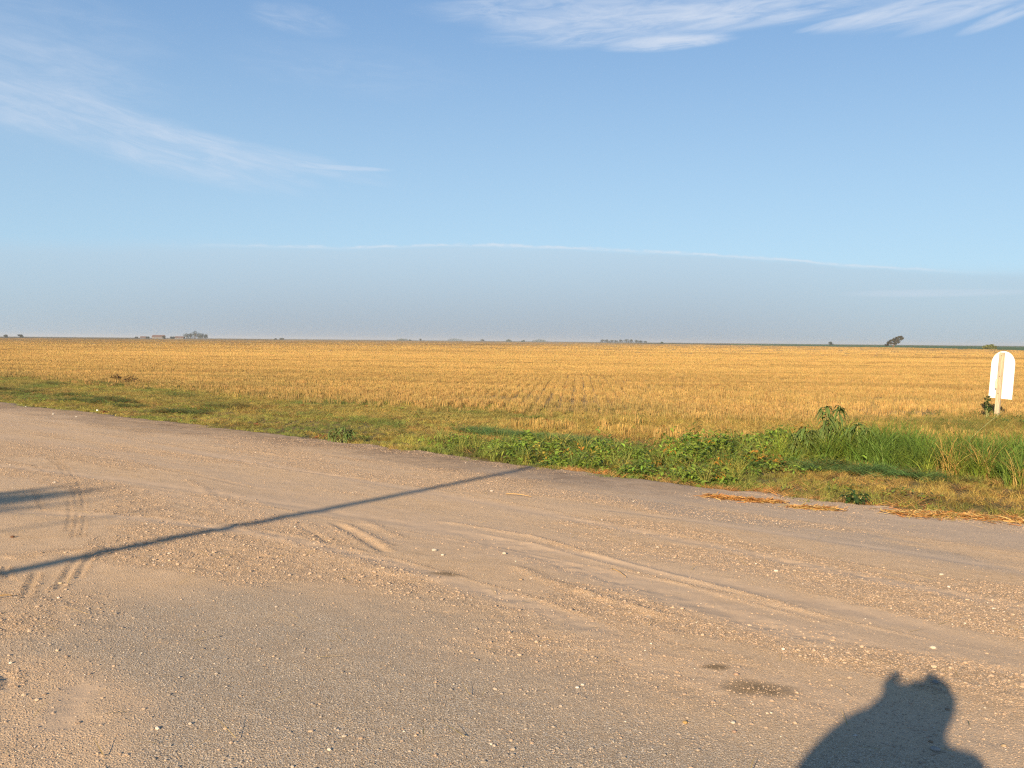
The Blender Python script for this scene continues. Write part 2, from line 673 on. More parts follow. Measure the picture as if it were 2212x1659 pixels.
# wheel marks and windrows of loose gravel (photo pixels -> ground), width m, height m, kind
MARKS = [
    ([(930, 1128), (1010, 1140), (1150, 1165), (1340, 1220), (1500, 1262), (1640, 1300), (1810, 1347)], 0.045, 0.0161, 'ridge'),
    ([(1000, 1152), (1150, 1180), (1320, 1228), (1480, 1272), (1640, 1316), (1850, 1372)], 0.028, 0.0087, 'ridge'),
    ([(980, 1160), (1150, 1200), (1340, 1262), (1600, 1345), (1900, 1430)], 0.160, -0.0100, 'flat'),
    ([(1090, 1222), (1180, 1262), (1270, 1292), (1370, 1322), (1460, 1350)], 0.060, 0.0174, 'ridge'),
    ([(715, 1132), (760, 1155), (800, 1180), (840, 1205)], 0.045, -0.0140, 'groove'),
    ([(740, 1135), (800, 1165), (850, 1190)], 0.045, 0.0124, 'ridge'),
    ([(640, 1135), (680, 1160), (715, 1185)], 0.030, -0.0070, 'groove'),
    ([(780, 1128), (830, 1150), (880, 1175)], 0.060, 0.0099, 'ridge'),
    ([(600, 1150), (700, 1200), (800, 1235), (900, 1250), (1020, 1262)], 0.160, 0.0161, 'ridge'),
    ([(500, 1140), (560, 1160), (640, 1185)], 0.070, 0.0112, 'ridge'),
    ([(90, 985), (128, 1010), (150, 1042), (163, 1075), (168, 1110)], 0.020, -0.0077, 'groove'),
    ([(105, 985), (145, 1015), (168, 1048), (178, 1080), (182, 1120)], 0.020, -0.0070, 'groove'),
    ([(150, 1080), (152, 1120), (146, 1160)], 0.018, -0.0070, 'groove'),
    ([(168, 1110), (165, 1140), (158, 1175)], 0.018, -0.0070, 'groove'),
    ([(182, 1118), (180, 1145), (172, 1172)], 0.018, -0.0063, 'groove'),
    ([(70, 1055), (80, 1080), (96, 1115)], 0.016, -0.0049, 'groove'),
    ([(165, 1215), (150, 1240), (120, 1290)], 0.022, -0.0077, 'groove'),
    ([(200, 1200), (185, 1225), (165, 1262)], 0.022, -0.0070, 'groove'),
    ([(80, 1240), (65, 1275), (50, 1310)], 0.022, -0.0077, 'groove'),
    ([(0, 1215), (120, 1200), (250, 1195)], 0.090, 0.0124, 'ridge'),
    ([(10, 1230), (18, 1260)], 0.020, -0.0084, 'groove'),
    ([(0, 930), (200, 960), (420, 990), (640, 1020), (900, 1055)], 0.050, -0.0084, 'groove'),
    ([(0, 945), (250, 985), (480, 1020)], 0.040, -0.0070, 'groove'),
    ([(0, 968), (180, 1000), (330, 1030)], 0.035, -0.0056, 'groove'),
    ([(200, 990), (420, 1030), (560, 1062)], 0.040, -0.0056, 'groove'),
    ([(150, 930), (420, 975), (650, 1000), (900, 1030)], 0.050, 0.0074, 'ridge'),
    ([(380, 960), (560, 980), (660, 996), (700, 1004)], 0.070, 0.0161, 'ridge'),
    ([(400, 1040), (440, 1062), (480, 1100)], 0.050, 0.0074, 'ridge'),
    ([(1150, 1110), (1400, 1150), (1700, 1200), (2212, 1290)], 0.050, 0.0074, 'ridge'),
    ([(1250, 1100), (1500, 1130), (1900, 1190), (2212, 1240)], 0.080, -0.0060, 'flat'),
    ([(185, 1490), (160, 1530), (120, 1600)], 0.06, -0.005, 'flat'),
    ([(0, 1465), (14, 1480), (6, 1505)], 0.030, -0.0098, 'groove'),
    ([(1230, 1010), (1400, 1035), (1700, 1075), (2212, 1135)], 0.120, -0.0060, 'flat'),
    ([(-200, 985), (200, 1035), (600, 1092), (1000, 1158), (1500, 1255), (2300, 1430)], .11, -.007, 'flat'),
    ([(-200, 995), (200, 1046), (600, 1105), (1000, 1174), (1500, 1275), (2300, 1456)], .02, .007, 'ridge'),
    ([(300, 962), (700, 1028), (1100, 1100), (1600, 1198), (2300, 1345)], .10, -.006, 'flat'),
    ([(300, 955), (700, 1020), (1100, 1091), (1600, 1187), (2300, 1331)], .018, .007, 'ridge'),
    ([(-100, 1105), (260, 1122), (560, 1160), (840, 1225), (1120, 1310), (1420, 1420)], .10, -.006, 'flat'),
    ([(-100, 1098), (260, 1114), (560, 1150), (860, 1217), (1140, 1298), (1440, 1404)], .018, .008, 'ridge'),
    ([(900, 1020), (1300, 1075), (1800, 1140), (2300, 1215)], .02, .006, 'ridge'),
]
MARKS_W = [([tuple(G(*p)[:2]) for p in pl], w, h * .8, k) for pl, w, h, k in MARKS]
# the paved strip shows through the dust: outline on the ground
ASPH = [G(*p)[:2] for p in [(-400, 1350), (0, 1345), (200, 1290), (420, 1245), (700, 1245), (950, 1270), (1150, 1330), (1300, 1400),
                            (1500, 1470), (1750, 1530), (2250, 1610), (2400, 1900), (-600, 1900)]]


def inside_poly(X, Y, poly):
    c = np.zeros(X.shape, bool)
    n = len(poly)
    for i in range(n):
        x1, y1 = poly[i]
        x2, y2 = poly[(i + 1) % n]
        if y1 == y2:
            continue
        m = ((y1 > Y) != (y2 > Y)) & (X < (x2 - x1) * (Y - y1) / (y2 - y1) + x1)
        c ^= m
    return c


def road_masks(X, Y):
    d = X * NX + Y * NY
    s = X * NY - Y * NX
    out = {}
    asph = inside_poly(X, Y, ASPH)
    dist, _, _ = seg_dist(X, Y, ASPH[:11])
    sd = np.where(asph, dist, -dist)
    out['asph'] = sstep(-.5, 1.5, sd + 1.7 * (fbm(X * .9, Y * 1.3, 5, 20) - .5))
    # dusty fans across the paving in the lower left corner
    fan, _, _ = seg_dist(X, Y, [G(-250, 1500)[:2], G(0, 1480)[:2], G(120, 1560)[:2], G(60, 1700)[:2]])
    out['asph'] *= 1 - .85 * sstep(.55, .15, fan + .35 * (fbm(X * 2, Y * 2, 3, 24) - .5))
    return d, s, out


def road_height(X, Y, full=False):
    d, s, mk = road_masks(X, Y)
    amp = sstep(40, 15, np.hypot(X, Y))
    z = H(X, Y) + .03
    z += .030 * (fbm(s * .25, d * .6, 3, 1) - .5) + .012 * (fbm(s * .9, d * 2.2, 3, 2) - .5)
    loose = sstep(.42, .62, fbm(s * .45, d * 1.3, 4, 9)) * (1 - mk['asph']) * (.3 + .7 * sstep(4.2, 5.6, Y))
    z += amp * (.012 * (fbm(X * 9, Y * 9, 3, 3) - .5) * (.35 + loose) + .008 * loose * (vnoise(X * 26, Y * 26, 4) - .5))
    ridge = np.zeros(X.shape)
    flat = np.zeros(X.shape)
    dirt = np.zeros(X.shape)
    for pl, w, h, k in MARKS_W:
        bx = [p[0] for p in pl]
        by = [p[1] for p in pl]
        m = (X > min(bx) - 1) & (X < max(bx) + 1) & (Y > min(by) - 1) & (Y < max(by) + 1)
        if not m.any():
            continue
        x, y = X[m], Y[m]
        wob = .5 * w * (fbm(x * 5, y * 5, 3, 40) - .5) * 2.5
        q, sd, t = seg_dist(x, y, pl)
        ends = sstep(0, .12, t) * sstep(1, .88, t)
        rough = .35 + 1.3 * fbm(x * 7, y * 7, 3, 33)
        g = np.exp(-((q + wob * .5) / w) ** 2) * ends * rough
        z[m] += h * g
        if k == 'groove':      # spoil thrown up on both sides
            g2 = np.exp(-((q - 1.9 * w) / (.8 * w)) ** 2) * ends * rough
            z[m] -= h * .55 * g2
            ridge[m] = np.maximum(ridge[m], g2)
            dirt[m] = np.maximum(dirt[m], g)
        elif k == 'ridge':
            ridge[m] = np.maximum(ridge[m], np.exp(-(q / (2 * w)) ** 2) * ends)
        else:
            flat[m] = np.maximum(flat[m], np.exp(-(q / (1.4 * w)) ** 2) * ends)
    e = edge_d(s)
    z -= .11 * sstep(e - .35, e + .25, d) 
    z -= .012 * sstep(.5, .7, fbm(s * 1.6, d * 2.5, 3, 70)) * sstep(e - 1.5, e - .4, d)
    if full:
        return z, d, s, mk, loose, ridge, flat, dirt, e
    return z


def axis(lo, hi, fine_lo, fine_hi, step, growth):
    a = list(np.arange(fine_lo, fine_hi, step))
    q, st = fine_hi, step
    while q < hi:
        a.append(q)
        st *= growth
        q += st
    a.append(hi)
    b, q, st = [], fine_lo - step, step
    while q > lo:
        b.append(q)
        st *= growth
        q -= st
    b.append(lo)
    return np.array(b[::-1] + a)


def y_axis():
    a, q = [], 3.0
    while q < 34:
        a.append(q)
        q += max(.016, .0042 * q)
    while q < 75:
        a.append(q)
        q += .6
    b, q, st = [], 2.98, .03
    while q > -40:
        b.append(q)
        st *= 1.12
        q -= st
    return np.array(b[::-1] + a)


xs = axis(-75, 45, -6.5, 7., .02, 1.014)
ys = y_axis()
XX, YY = np.meshgrid(xs, ys)


def road_keep(X, Y):
    d = X * NX + Y * NY
    return (d < 14.4) & (d > -9)


# gravel material: dusty tan, grey chip seal, brown dirt at the verge; the masks
# are real differences in what lies on the road
m_road, nt, out = new_mat('dusty_gravel')
geo = N(nt, 'ShaderNodeNewGeometry')
pos = geo.outputs['Position']
am = N(nt, 'ShaderNodeAttribute', attribute_name='lay')      # r asphalt, g loose gravel, b dirt
sep = N(nt, 'ShaderNodeSeparateColor')
L(nt, am.outputs['Color'], sep.inputs[0])
am2 = N(nt, 'ShaderNodeAttribute', attribute_name='lay2')    # r fine dust, g oil stain, b grey chips
sep2 = N(nt, 'ShaderNodeSeparateColor')
L(nt, am2.outputs['Color'], sep2.inputs[0])
v1 = N(nt, 'ShaderNodeTexVoronoi', i_Scale=105.)
v2 = N(nt, 'ShaderNodeTexVoronoi', i_Scale=230.)
v3 = N(nt, 'ShaderNodeTexVoronoi', i_Scale=34.)
for v in (v1, v2, v3):
    L(nt, pos, v.inputs['Vector'])
big = noise_tex(nt, pos, .7, 5, .6)
mid = noise_tex(nt, pos, 5., 5, .65)
fine = noise_tex(nt, pos, 60., 3, .7)
hs1 = N(nt, 'ShaderNodeSeparateColor')
L(nt, v1.outputs['Color'], hs1.inputs[0])
hs2 = N(nt, 'ShaderNodeSeparateColor')
L(nt, v2.outputs['Color'], hs2.inputs[0])
hs3 = N(nt, 'ShaderNodeSeparateColor')
L(nt, v3.outputs['Color'], hs3.inputs[0])
# tan dust and grains
dust = mixc(nt, maprange(nt, mid.outputs[0], .35, .65), (.55, .385, .228), (.635, .455, .285))
dust = mixc(nt, maprange(nt, big.outputs[0], .35, .68), dust, (.575, .425, .282))
grain = mixc(nt, hs1.outputs[0], (.36, .235, .132), (.72, .515, .322))
grain = mixc(nt, maprange(nt, hs1.outputs[1], .9, .95), grain, (.60, .50, .40))
tan = mixc(nt, maprange(nt, sep.outputs[1], .0, 1., .28, .75), dust, grain)
# chip seal: dark binder, grey and pale chips
chip = mixc(nt, hs2.outputs[0], (.185, .145, .10), (.46, .37, .27))
chip = mixc(nt, maprange(nt, hs2.outputs[1], .78, .88), chip, (.62, .56, .47))
chip = mixc(nt, maprange(nt, hs1.outputs[2], .90, .94), chip, (.52, .42, .30))
chip = mixc(nt, maprange(nt, mid.outputs[0], .45, .75, 0, .55), chip, (.36, .27, .18))
f_as = mth(nt, 'MULTIPLY', sep.outputs[0], maprange(nt, fine.outputs[0], .25, .7, .74, 1.))
c = mixc(nt, f_as, tan, chip)
c = mixc(nt, mth(nt, 'MULTIPLY', sep2.outputs[0], .75), c, mixc(nt, mid.outputs[0], (.46, .335, .225), (.54, .41, .29)))
c = mixc(nt, mth(nt, 'MULTIPLY', sep2.outputs[2], .6), c, mixc(nt, hs2.outputs[0], (.22, .20, .18), (.42, .38, .34)))
c = mixc(nt, mth(nt, 'MULTIPLY', sep.outputs[2], .85), c, mixc(nt, fine.outputs[0], (.10, .066, .042), (.23, .155, .10)))
c = mixc(nt, mth(nt, 'MULTIPLY', sep2.outputs[1], .7), c, (.12, .08, .035))
p = N(nt, 'ShaderNodeBsdfPrincipled', i_Roughness=.92)
p.inputs['Specular IOR Level'].default_value = .12
L(nt, c, p.inputs['Base Color'])
h1 = mth(nt, 'MULTIPLY', mth(nt, 'SUBTRACT', .5, v1.outputs['Distance']), hs1.outputs[2])
h2 = mth(nt, 'MULTIPLY', mth(nt, 'SUBTRACT', .5, v2.outputs['Distance']), hs2.outputs[2])
hh = mth(nt, 'ADD', mth(nt, 'MULTIPLY', h1, 1.0), mth(nt, 'MULTIPLY', h2, .6))
hh = mth(nt, 'ADD', hh, mth(nt, 'MULTIPLY', fine.outputs[0], .35))
bmp = N(nt, 'ShaderNodeBump', i_Distance=.012)
L(nt, mth(nt, 'MULTIPLY', maprange(nt, sep2.outputs[0], 0, 1, 1., .4), maprange(nt, sep.outputs[1], .1, .9, .6, 1.)), bmp.inputs['Strength'])
L(nt, hh, bmp.inputs['Height'])
L(nt, bmp.outputs[0], p.inputs['Normal'])
L(nt, p.outputs[0], out.inputs[0])

road = grid('gravel_road', xs, ys, road_height, m_road, road_keep)
tag(road, 'dusty tan gravel road apron with wheel marks over worn grey paving', kind='structure')
co = np.empty(len(road.data.vertices) * 3, np.float32)
road.data.vertices.foreach_get('co', co)
co = co.reshape(-1, 3).astype(float)
z, d, s, mk, loose, ridge, flat, dirt, e = road_height(co[:, 0], co[:, 1], True)
X, Y = co[:, 0], co[:, 1]
lay = np.ones((len(co), 4), np.float32)
lay[:, 0] = mk['asph'] * (1 - .8 * np.clip(ridge, 0, 1))
lay[:, 1] = np.clip(.15 + .75 * loose + .6 * ridge - .6 * flat, 0, 1)
edge_dirt = sstep(e - 2.9, e - .5, d + 1.9 * (fbm(s * .9, d * 1.5, 4, 50) - .5)) * sstep(-4, -9.5, s)
edge_dirt = np.maximum(edge_dirt, .8 * sstep(e - .45, e + .05, d + .4 * (fbm(s * 3, d * 3, 3, 51) - .5)))
lay[:, 2] = np.clip(np.maximum(edge_dirt * (.30 + .7 * fbm(s * 5, d * 5, 3, 52)), dirt * .12), 0, 1)
lay2 = np.ones((len(co), 4), np.float32)
strip = sstep(1.3, .55, np.abs(d - 11.9 - .25 * np.sin(s * .5))) * sstep(-12.5, -9.5, s)
dustband = sstep(.50, .66, fbm(s * .12, d * 1.3, 5, 60)) * (1 - .7 * mk['asph'])
lay2[:, 0] = np.clip(.9 * flat + .55 * dustband + .55 * strip, 0, 1)
st = np.zeros(len(co))
for (px, py), r_ in (((1637, 1500), .15), ((1550, 1456), .07), ((965, 1252), .11)):
    g = G(px, py)
    q = np.hypot((X - g.x) * .8, (Y - g.y))
    st = np.maximum(st, sstep(r_ * 1.25, r_ * .3, q + .09 * (fbm(X * 9, Y * 9, 3, 61) - .5)))
lay2[:, 1] = st
lay2[:, 2] = np.clip(.75 * sstep(.9, .3, np.abs(d - 10.4 + .12 * (s + 6))) * sstep(-9, -6, s) * sstep(.35, .6, fbm(s * .8, d * 2, 3, 62))
                     + .5 * strip, 0, 1)
for nm, arr in (('lay', lay), ('lay2', lay2)):
    a = road.data.attributes.new(nm, 'FLOAT_COLOR', 'POINT')
    a.data.foreach_set('color', arr.ravel())

# ---- the plain under everything
m_ground, nt, out = new_mat('thatch_soil')
geo = N(nt, 'ShaderNodeNewGeometry')
pos = geo.outputs['Position']
n1 = noise_tex(nt, pos, .8, 5, .65)
n2 = noise_tex(nt, pos, 14., 5, .7)
c = mixc(nt, maprange(nt, n2.outputs[0], .35, .65), (.10, .075, .038), (.26, .19, .085))
c = mixc(nt, maprange(nt, n1.outputs[0], .4, .65, 0, .6), c, (.12, .125, .035))
p = N(nt, 'ShaderNodeBsdfPrincipled', i_Roughness=.95)
p.inputs['Specular IOR Level'].default_value = .1
L(nt, c, p.inputs['Base Color'])
b = N(nt, 'ShaderNodeBump', i_Strength=.6, i_Distance=.05)
L(nt, n2.outputs[0], b.inputs['Height'])
L(nt, b.outputs[0], p.inputs['Normal'])
L(nt, p.outputs[0], out.inputs[0])


def ground_z(X, Y):
    d = X * NX + Y * NY
    s = X * NY - Y * NX
    r = np.hypot(X, Y)
    z = H(X, Y) - .12 * sstep(-8, -12, d)
    bank = sstep(12.8, 14., d) * sstep(160, 60, r)
    return z + bank * (.10 * (fbm(s * .35, d * .5, 3, 80) - .5) + .05 * (fbm(X * 1.7, Y * 1.7, 3, 81) - .5)) - .02


gx = axis(-9000, 9000, -32, 26, .16, 1.09)
gy = axis(-9000, 9000, 9, 44, .16, 1.09)
ground = grid('ground', gx, gy, ground_z, m_ground)
tag(ground, 'brown thatch and soil of the verge running out to the plain', kind='structure')


def on_ground(x, y):
    return ground_z(np.asarray(x, float), np.asarray(y, float))


# ---- stubble field sheet (fan out to the far edge of the field)
EDGE = [(-1500, 1000), (-400, 1150), (0, 1250), (600, 1600), (1200, 2000), (1800, 1800), (2100, 1300), (2450, 900), (2880, 735), (3264, 480), (3700, 380), (5200, 300)]


def az_full(px):
    r = sight(px * 2212 / 3264, 735)
    return math.atan2(r[0], r[1])


EA = np.array([az_full(p) for p, _ in EDGE])
ED = np.array([D for _, D in EDGE])


def field_edge(az):
    return np.interp(az, EA, ED)


def wheat_start(s):
    """inner border of the stubble, metres from the road centre line"""
    return np.interp(s, [-60, -46, -32, -24, -16, -12, -9, -6], [22.0, 22.2, 21.6, 21.6, 23.2, 24.2, 27.5, 32.]) + 1.1 * (fbm(s * .5, s * 0, 3, 90) - .5)


def fan_sheet(name, r_in, r_out, mat, dz, na=160, nr=90, az0=-1.1, az1=.95):
    A = np.linspace(az0, az1, na)
    V = np.zeros((nr, na, 3))
    for j, a in enumerate(A):
        rr = np.geomspace(r_in(a), r_out(a), nr)
        V[:, j, 0] = rr * math.sin(a)
        V[:, j, 1] = rr * math.cos(a)
    V[:, :, 2] = on_ground(V[:, :, 0], V[:, :, 1]) + dz
    i = np.arange(nr * na).reshape(nr, na)
    F = np.stack([i[:-1, :-1], i[:-1, 1:], i[1:, 1:], i[1:, :-1]], -1).reshape(-1, 4)
    return mesh_np(name, V.reshape(-1, 3), F, mat, smooth=True)


def r_for_d(a, d):
    return d / max(.12, math.cos(a - R(40)))


m_field, nt, out = new_mat('straw_litter_soil')
geo = N(nt, 'ShaderNodeNewGeometry')
pos = geo.outputs['Position']
n1 = noise_tex(nt, pos, .12, 4, .6)
n2 = noise_tex(nt, pos, 9., 4, .7)
c = mixc(nt, maprange(nt, n2.outputs[0], .3, .7), (.24, .155, .065), (.48, .33, .135))
c = mixc(nt, maprange(nt, n1.outputs[0], .45, .7, 0, .35), c, (.29, .21, .07))
p = N(nt, 'ShaderNodeBsdfPrincipled', i_Roughness=.9)
p.inputs['Specular IOR Level'].default_value = .1
L(nt, c, p.inputs['Base Color'])
b = N(nt, 'ShaderNodeBump', i_Strength=.8, i_Distance=.08)
L(nt, n2.outputs[0], b.inputs['Height'])
L(nt, b.outputs[0], p.inputs['Normal'])
L(nt, p.outputs[0], out.inputs[0])
wheat = fan_sheet('wheat_field', lambda a: r_for_d(a, 24.5 if a < .1 else 27), lambda a: float(field_edge(a)), m_field, .02)
tag(wheat, 'golden cut wheat field running flat to the horizon', kind='structure')


def crop_mat(name, a, b_):
    m, nt, out = new_mat(name)
    geo = N(nt, 'ShaderNodeNewGeometry')
    mp = N(nt, 'ShaderNodeMapping')
    mp.inputs['Scale'].default_value = (.012, .05, .1)
    L(nt, geo.outputs['Position'], mp.inputs[0])
    n1 = noise_tex(nt, mp.outputs[0], 1., 5, .6)
    p = N(nt, 'ShaderNodeBsdfPrincipled', i_Roughness=.9)
    p.inputs['Specular IOR Level'].default_value = .1
    L(nt, mixc(nt, maprange(nt, n1.outputs[0], .35, .65), a, b_), p.inputs['Base Color'])
    L(nt, p.outputs[0], out.inputs[0])
    return m


# green crop beyond the stubble on the right, standing 0.8 m high; dark ploughed / bean strips elsewhere
def crop_block(name, px0, px1, depth, hgt, mat, label, gap=4., inner=None, taper=0):
    a0, a1 = az_full(px0), az_full(px1)
    na, nr = 70, 14
    A = np.linspace(a0, a1, na)
    V = []
    for k in range(nr):
        for j, a in enumerate(A):
            r0 = (field_edge(a) if inner is None else inner) + gap
            r = r0 + (depth * (1 if not taper else sstep(0, taper, a - a0) * .98 + .02)) * (k / (nr - 1)) ** 1.6
            zz = 0 if k in (0, nr - 1) else hgt * (1 + .18 * random.uniform(-1, 1))
            x, y = r * math.sin(a), r * math.cos(a)
            V.append((x, y, float(H(x, y)) + zz))
    i = np.arange(nr * na).reshape(nr, na)
    F = np.stack([i[:-1, :-1], i[:-1, 1:], i[1:, 1:], i[1:, :-1]], -1).reshape(-1, 4)
    o = mesh_np(name, V, F, mat)
    tag(o, label, kind='structure')
    return o


crop_block('crop_field', 2330, 5200, 1500, .7, crop_mat('green_crop', (.055, .10, .045), (.08, .135, .055)),
           'dark green crop field beyond the stubble on the horizon', taper=.08)
crop_block('bean_field', 1985, 2330, 500, .45, crop_mat('dark_crop', (.05, .06, .03), (.08, .09, .04)),
           'thin dark strip of crop behind the stubble')
crop_block('ploughed_field', -400, 830, 1200, .35, crop_mat('dark_soil', (.06, .06, .035), (.10, .09, .05)),
           'thin dark strip of field below the distant farm')

#@@PLANTS
# ================================================================== scattered vegetation
M_straw = leaf_mat('straw', (.385, .258, .086), .17, .22)
M_grass = leaf_mat('grass', (.138, .163, .046), .3, .38)
M_weed = leaf_mat('weed_leaf', (.172, .250, .038), .42, .40, rough=.38)
M_cut = leaf_mat('cut_grass', (.32, .23, .085), .35, .25)
M_stone = None


def tints(n, base, var=.15, hue=.06):
    t = np.ones((n, 3)) * np.asarray(base)
    t *= (1 + var * RNG.uniform(-1, 1, (n, 1)))
    t *= (1 + hue * RNG.uniform(-1, 1, (n, 3)))
    return t


SRC_stub = [source('stubble_tuft', strip_tuft(34, .34, .19, .0085, .16, .10), M_straw) for _ in range(5)]
SRC_stubfar = [source('stubble_row', strip_tuft(96, 1.2, .18, .020, .14, .35), M_straw) for _ in range(4)]
SRC_grass = [source('grass_tuft', blades(34, .20, .13, .011, .7, 3), M_grass) for _ in range(5)]
SRC_tall = [source('tall_grass_tuft', blades(34, .85, .14, .017, .75, 5), M_grass) for _ in range(5)]
SRC_leaf = [source('leafy_tuft', leaf_clump(n_, h_, .22, l_, w_), M_weed) for n_, h_, l_, w_ in
            ((30, .24, .12, .45), (26, .20, .14, .36), (40, .30, .09, .5), (22, .36, .15, .28), (34, .16, .10, .55))]
SRC_cut = [source('cut_tuft', blades(26, .26, .16, .008, .35, 3, lie=.9), M_cut) for _ in range(5)]
SRC_wind = [source('cut_green_tuft', blades(40, .34, .16, .011, .5, 3, lie=.8), M_grass) for _ in range(4)]


def stratified(d0, d1, s0, s1, dens):
    n = int((d1 - d0) * (s1 - s0) * dens)
    return RNG.uniform(d0, d1, n), RNG.uniform(s0, s1, n)


def place(dd, sss, keep):
    dd, sss = dd[keep], sss[keep]
    x, y = ds(dd, sss)
    m = in_view(x, y)
    return dd[m], sss[m], x[m], y[m]


def pts(x, y, dz=0.):
    return np.stack([x, y, on_ground(x, y) + dz], -1)


def lerp3(a, b, t):
    return np.asarray(a)[None, :] * (1 - t[:, None]) + np.asarray(b)[None, :] * t[:, None]


# --- stubble, near: drilled rows ~0.4 m apart running away from the road
ROW = R(4)
cu, su = math.cos(ROW), math.sin(ROW)
U, Vv = [], []
for u in np.arange(-62, 50, .44):
    v = np.arange(22, 92, .27)
    v = v + RNG.uniform(-.1, .1, len(v))
    U.append(np.full(len(v), u) + RNG.normal(0, .035, len(v)))
    Vv.append(v)
U, Vv = np.concatenate(U), np.concatenate(Vv)
x, y = U * cu + Vv * su, -U * su + Vv * cu
d, s = x * NX + y * NY, x * NY - y * NX
ws = wheat_start(s)
dens = sstep(-2.6, 2.2, d - ws + 2.2 * (fbm(s * .6, d * .6, 3, 99) - .5)) * np.clip(1.05 - .5 * sstep(.55, .75, fbm(s * .25, d * .25, 3, 100)), 0, 1)
thin = sstep(92, 50, y) * .75 + .25
k = (RNG.random(len(x)) < dens * thin) & in_view(x, y)
x, y, d, s, ws = x[k], y[k], d[k], s[k], ws[k]
n = len(x)
band = fbm((s + d * .3) * .05, (d - s * .35) * .5, 4, 101)
t = tints(n, (1, 1, 1), .16, .05)
t *= (.74 + .46 * band)[:, None] * (1 - .30 * sstep(.58, .66, fbm((x + .06 * y) * .02, (y + .06 * x) * .55, 3, 106)) * sstep(34, 46, y) * .6)[:, None]
gr = sstep(.46, .70, fbm(x * .22, y * .35, 4, 102)) * sstep(26, 0, d - ws) * .42
t = t * (1 - gr[:, None]) + gr[:, None] * np.array((.46, .62, .62))
brn = sstep(2.5, 0, d - ws)
t *= (1 - .10 * brn)[:, None]
hs = (.85 + .35 * vnoise(x * .3, y * .3, 105))
scl = np.stack([RNG.uniform(.8, 1.2, n), RNG.uniform(.8, 1.2, n), hs], -1)
scatter('stubble', pts(x, y), RNG.uniform(0, 6.28, n), scl, t, SRC_stub, label='golden cut wheat stubble standing in drilled rows across the field', cat='stubble')

# --- stubble, far: longer stretches of row right out to the far edge
P_, Rr, Sc, Tt = [], [], [], []
yv = 62.
while yv < 2000:
    step = max(.55, yv * yv / 2070 * .27)
    wseg = max(1.0, yv * .009)
    span = yv * .66 + 4
    nseg = int(2 * span / wseg * 1.0)
    xx = np.linspace(-span, span, nseg) + RNG.uniform(-wseg, wseg, nseg) * .5
    yy = yv + RNG.uniform(-.6, .6, nseg) * step - .06 * xx
    az = np.arctan2(xx, yy)
    rr_ = np.hypot(xx, yy)
    dd = xx * NX + yy * NY
    ss = xx * NY - yy * NX
    keep = (rr_ < field_edge(az) - 1.5) & (dd > wheat_start(ss) + .5) & (yy > 40)
    keep &= RNG.random(nseg) < sstep(50, 80, yy)
    xx, yy = xx[keep], yy[keep]
    m = len(xx)
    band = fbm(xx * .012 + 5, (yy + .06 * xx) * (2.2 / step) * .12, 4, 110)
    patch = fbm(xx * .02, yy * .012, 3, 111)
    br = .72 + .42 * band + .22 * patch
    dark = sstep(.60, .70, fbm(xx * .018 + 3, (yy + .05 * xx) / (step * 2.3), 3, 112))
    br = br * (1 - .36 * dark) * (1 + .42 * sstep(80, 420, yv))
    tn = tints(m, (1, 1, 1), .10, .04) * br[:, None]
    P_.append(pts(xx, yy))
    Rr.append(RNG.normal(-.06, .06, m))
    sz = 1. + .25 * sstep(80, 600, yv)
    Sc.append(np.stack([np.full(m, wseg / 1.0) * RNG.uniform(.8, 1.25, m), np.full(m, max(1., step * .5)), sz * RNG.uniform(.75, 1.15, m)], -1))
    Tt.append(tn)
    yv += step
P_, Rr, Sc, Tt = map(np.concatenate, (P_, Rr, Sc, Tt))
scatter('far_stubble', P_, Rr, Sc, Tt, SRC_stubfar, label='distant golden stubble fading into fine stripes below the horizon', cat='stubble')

# --- mixed green and straw growth on the headland, between verge and stubble
dd, ss = stratified(12.2, 38, -75, 3, 55)
ws = wheat_start(ss)
e = edge_d(ss)
left = sstep(-13, -19, ss)                    # the mown verge on the left
nz = fbm(ss * .45, dd * .8, 4, 120)
pr = sstep(e - .9, e + .3, dd) * np.where(dd < e, sstep(.5, .62, fbm(ss * 1.3, dd * 1.6, 3, 119)), 1) * sstep(ws + 3.5, ws - 1.5, dd + 4 * (nz - .5))
pr *= np.where(dd > 16.2, 1., .9)
pr *= np.where((dd > 16.6) & (dd < 18.2), 1 - .75 * (1 - left), 1)
d1, s1, x, y = place(dd, ss, RNG.random(len(dd)) < pr * (.5 + .7 * nz))
n = len(x)
left = sstep(-13, -19, s1)
pat = fbm(s1 * .3, d1 * .55, 4, 121)
pat2 = fbm(s1 * 1.1, d1 * 1.6, 3, 122)
green = lerp3((1.3, 1.45, 1.15), (2.3, 1.85, 1.5), sstep(.35, .65, pat))
green = green * (1 - np.array((.30, .46, .42)) * sstep(.55, .72, pat2)[:, None])
dry = sstep(14.5, 18.5, d1) * (1 - .62 * left) + .2
far_mix = sstep(.38, .62, fbm(s1 * .5 + 9, d1 * .9, 4, 123) + .55 * (dry - .42))
t = green * (1 - far_mix[:, None]) + far_mix[:, None] * np.array((2.8, 1.75, 1.75))
lv = left[:, None] * .40
t = t * (1 - lv) + lv * lerp3((1.25, 1.35, 1.35), (2.75, 2.0, 1.9), sstep(.3, .7, pat))
t *= tints(n, (1, 1, 1), .32, .08)
sc = RNG.uniform(.55, 1.15, n) * np.where(d1 < 16.5, .62, .95)
scl = np.stack([RNG.uniform(.9, 1.3, n) * sc, RNG.uniform(.9, 1.3, n) * sc, sc * np.where(left > .5, .62, .9)], -1)
scatter('verge_grass', pts(x, y), RNG.uniform(0, 6.28, n), scl, t, SRC_grass, label='short mixed green and yellowing grass of the roadside verge', cat='grass')

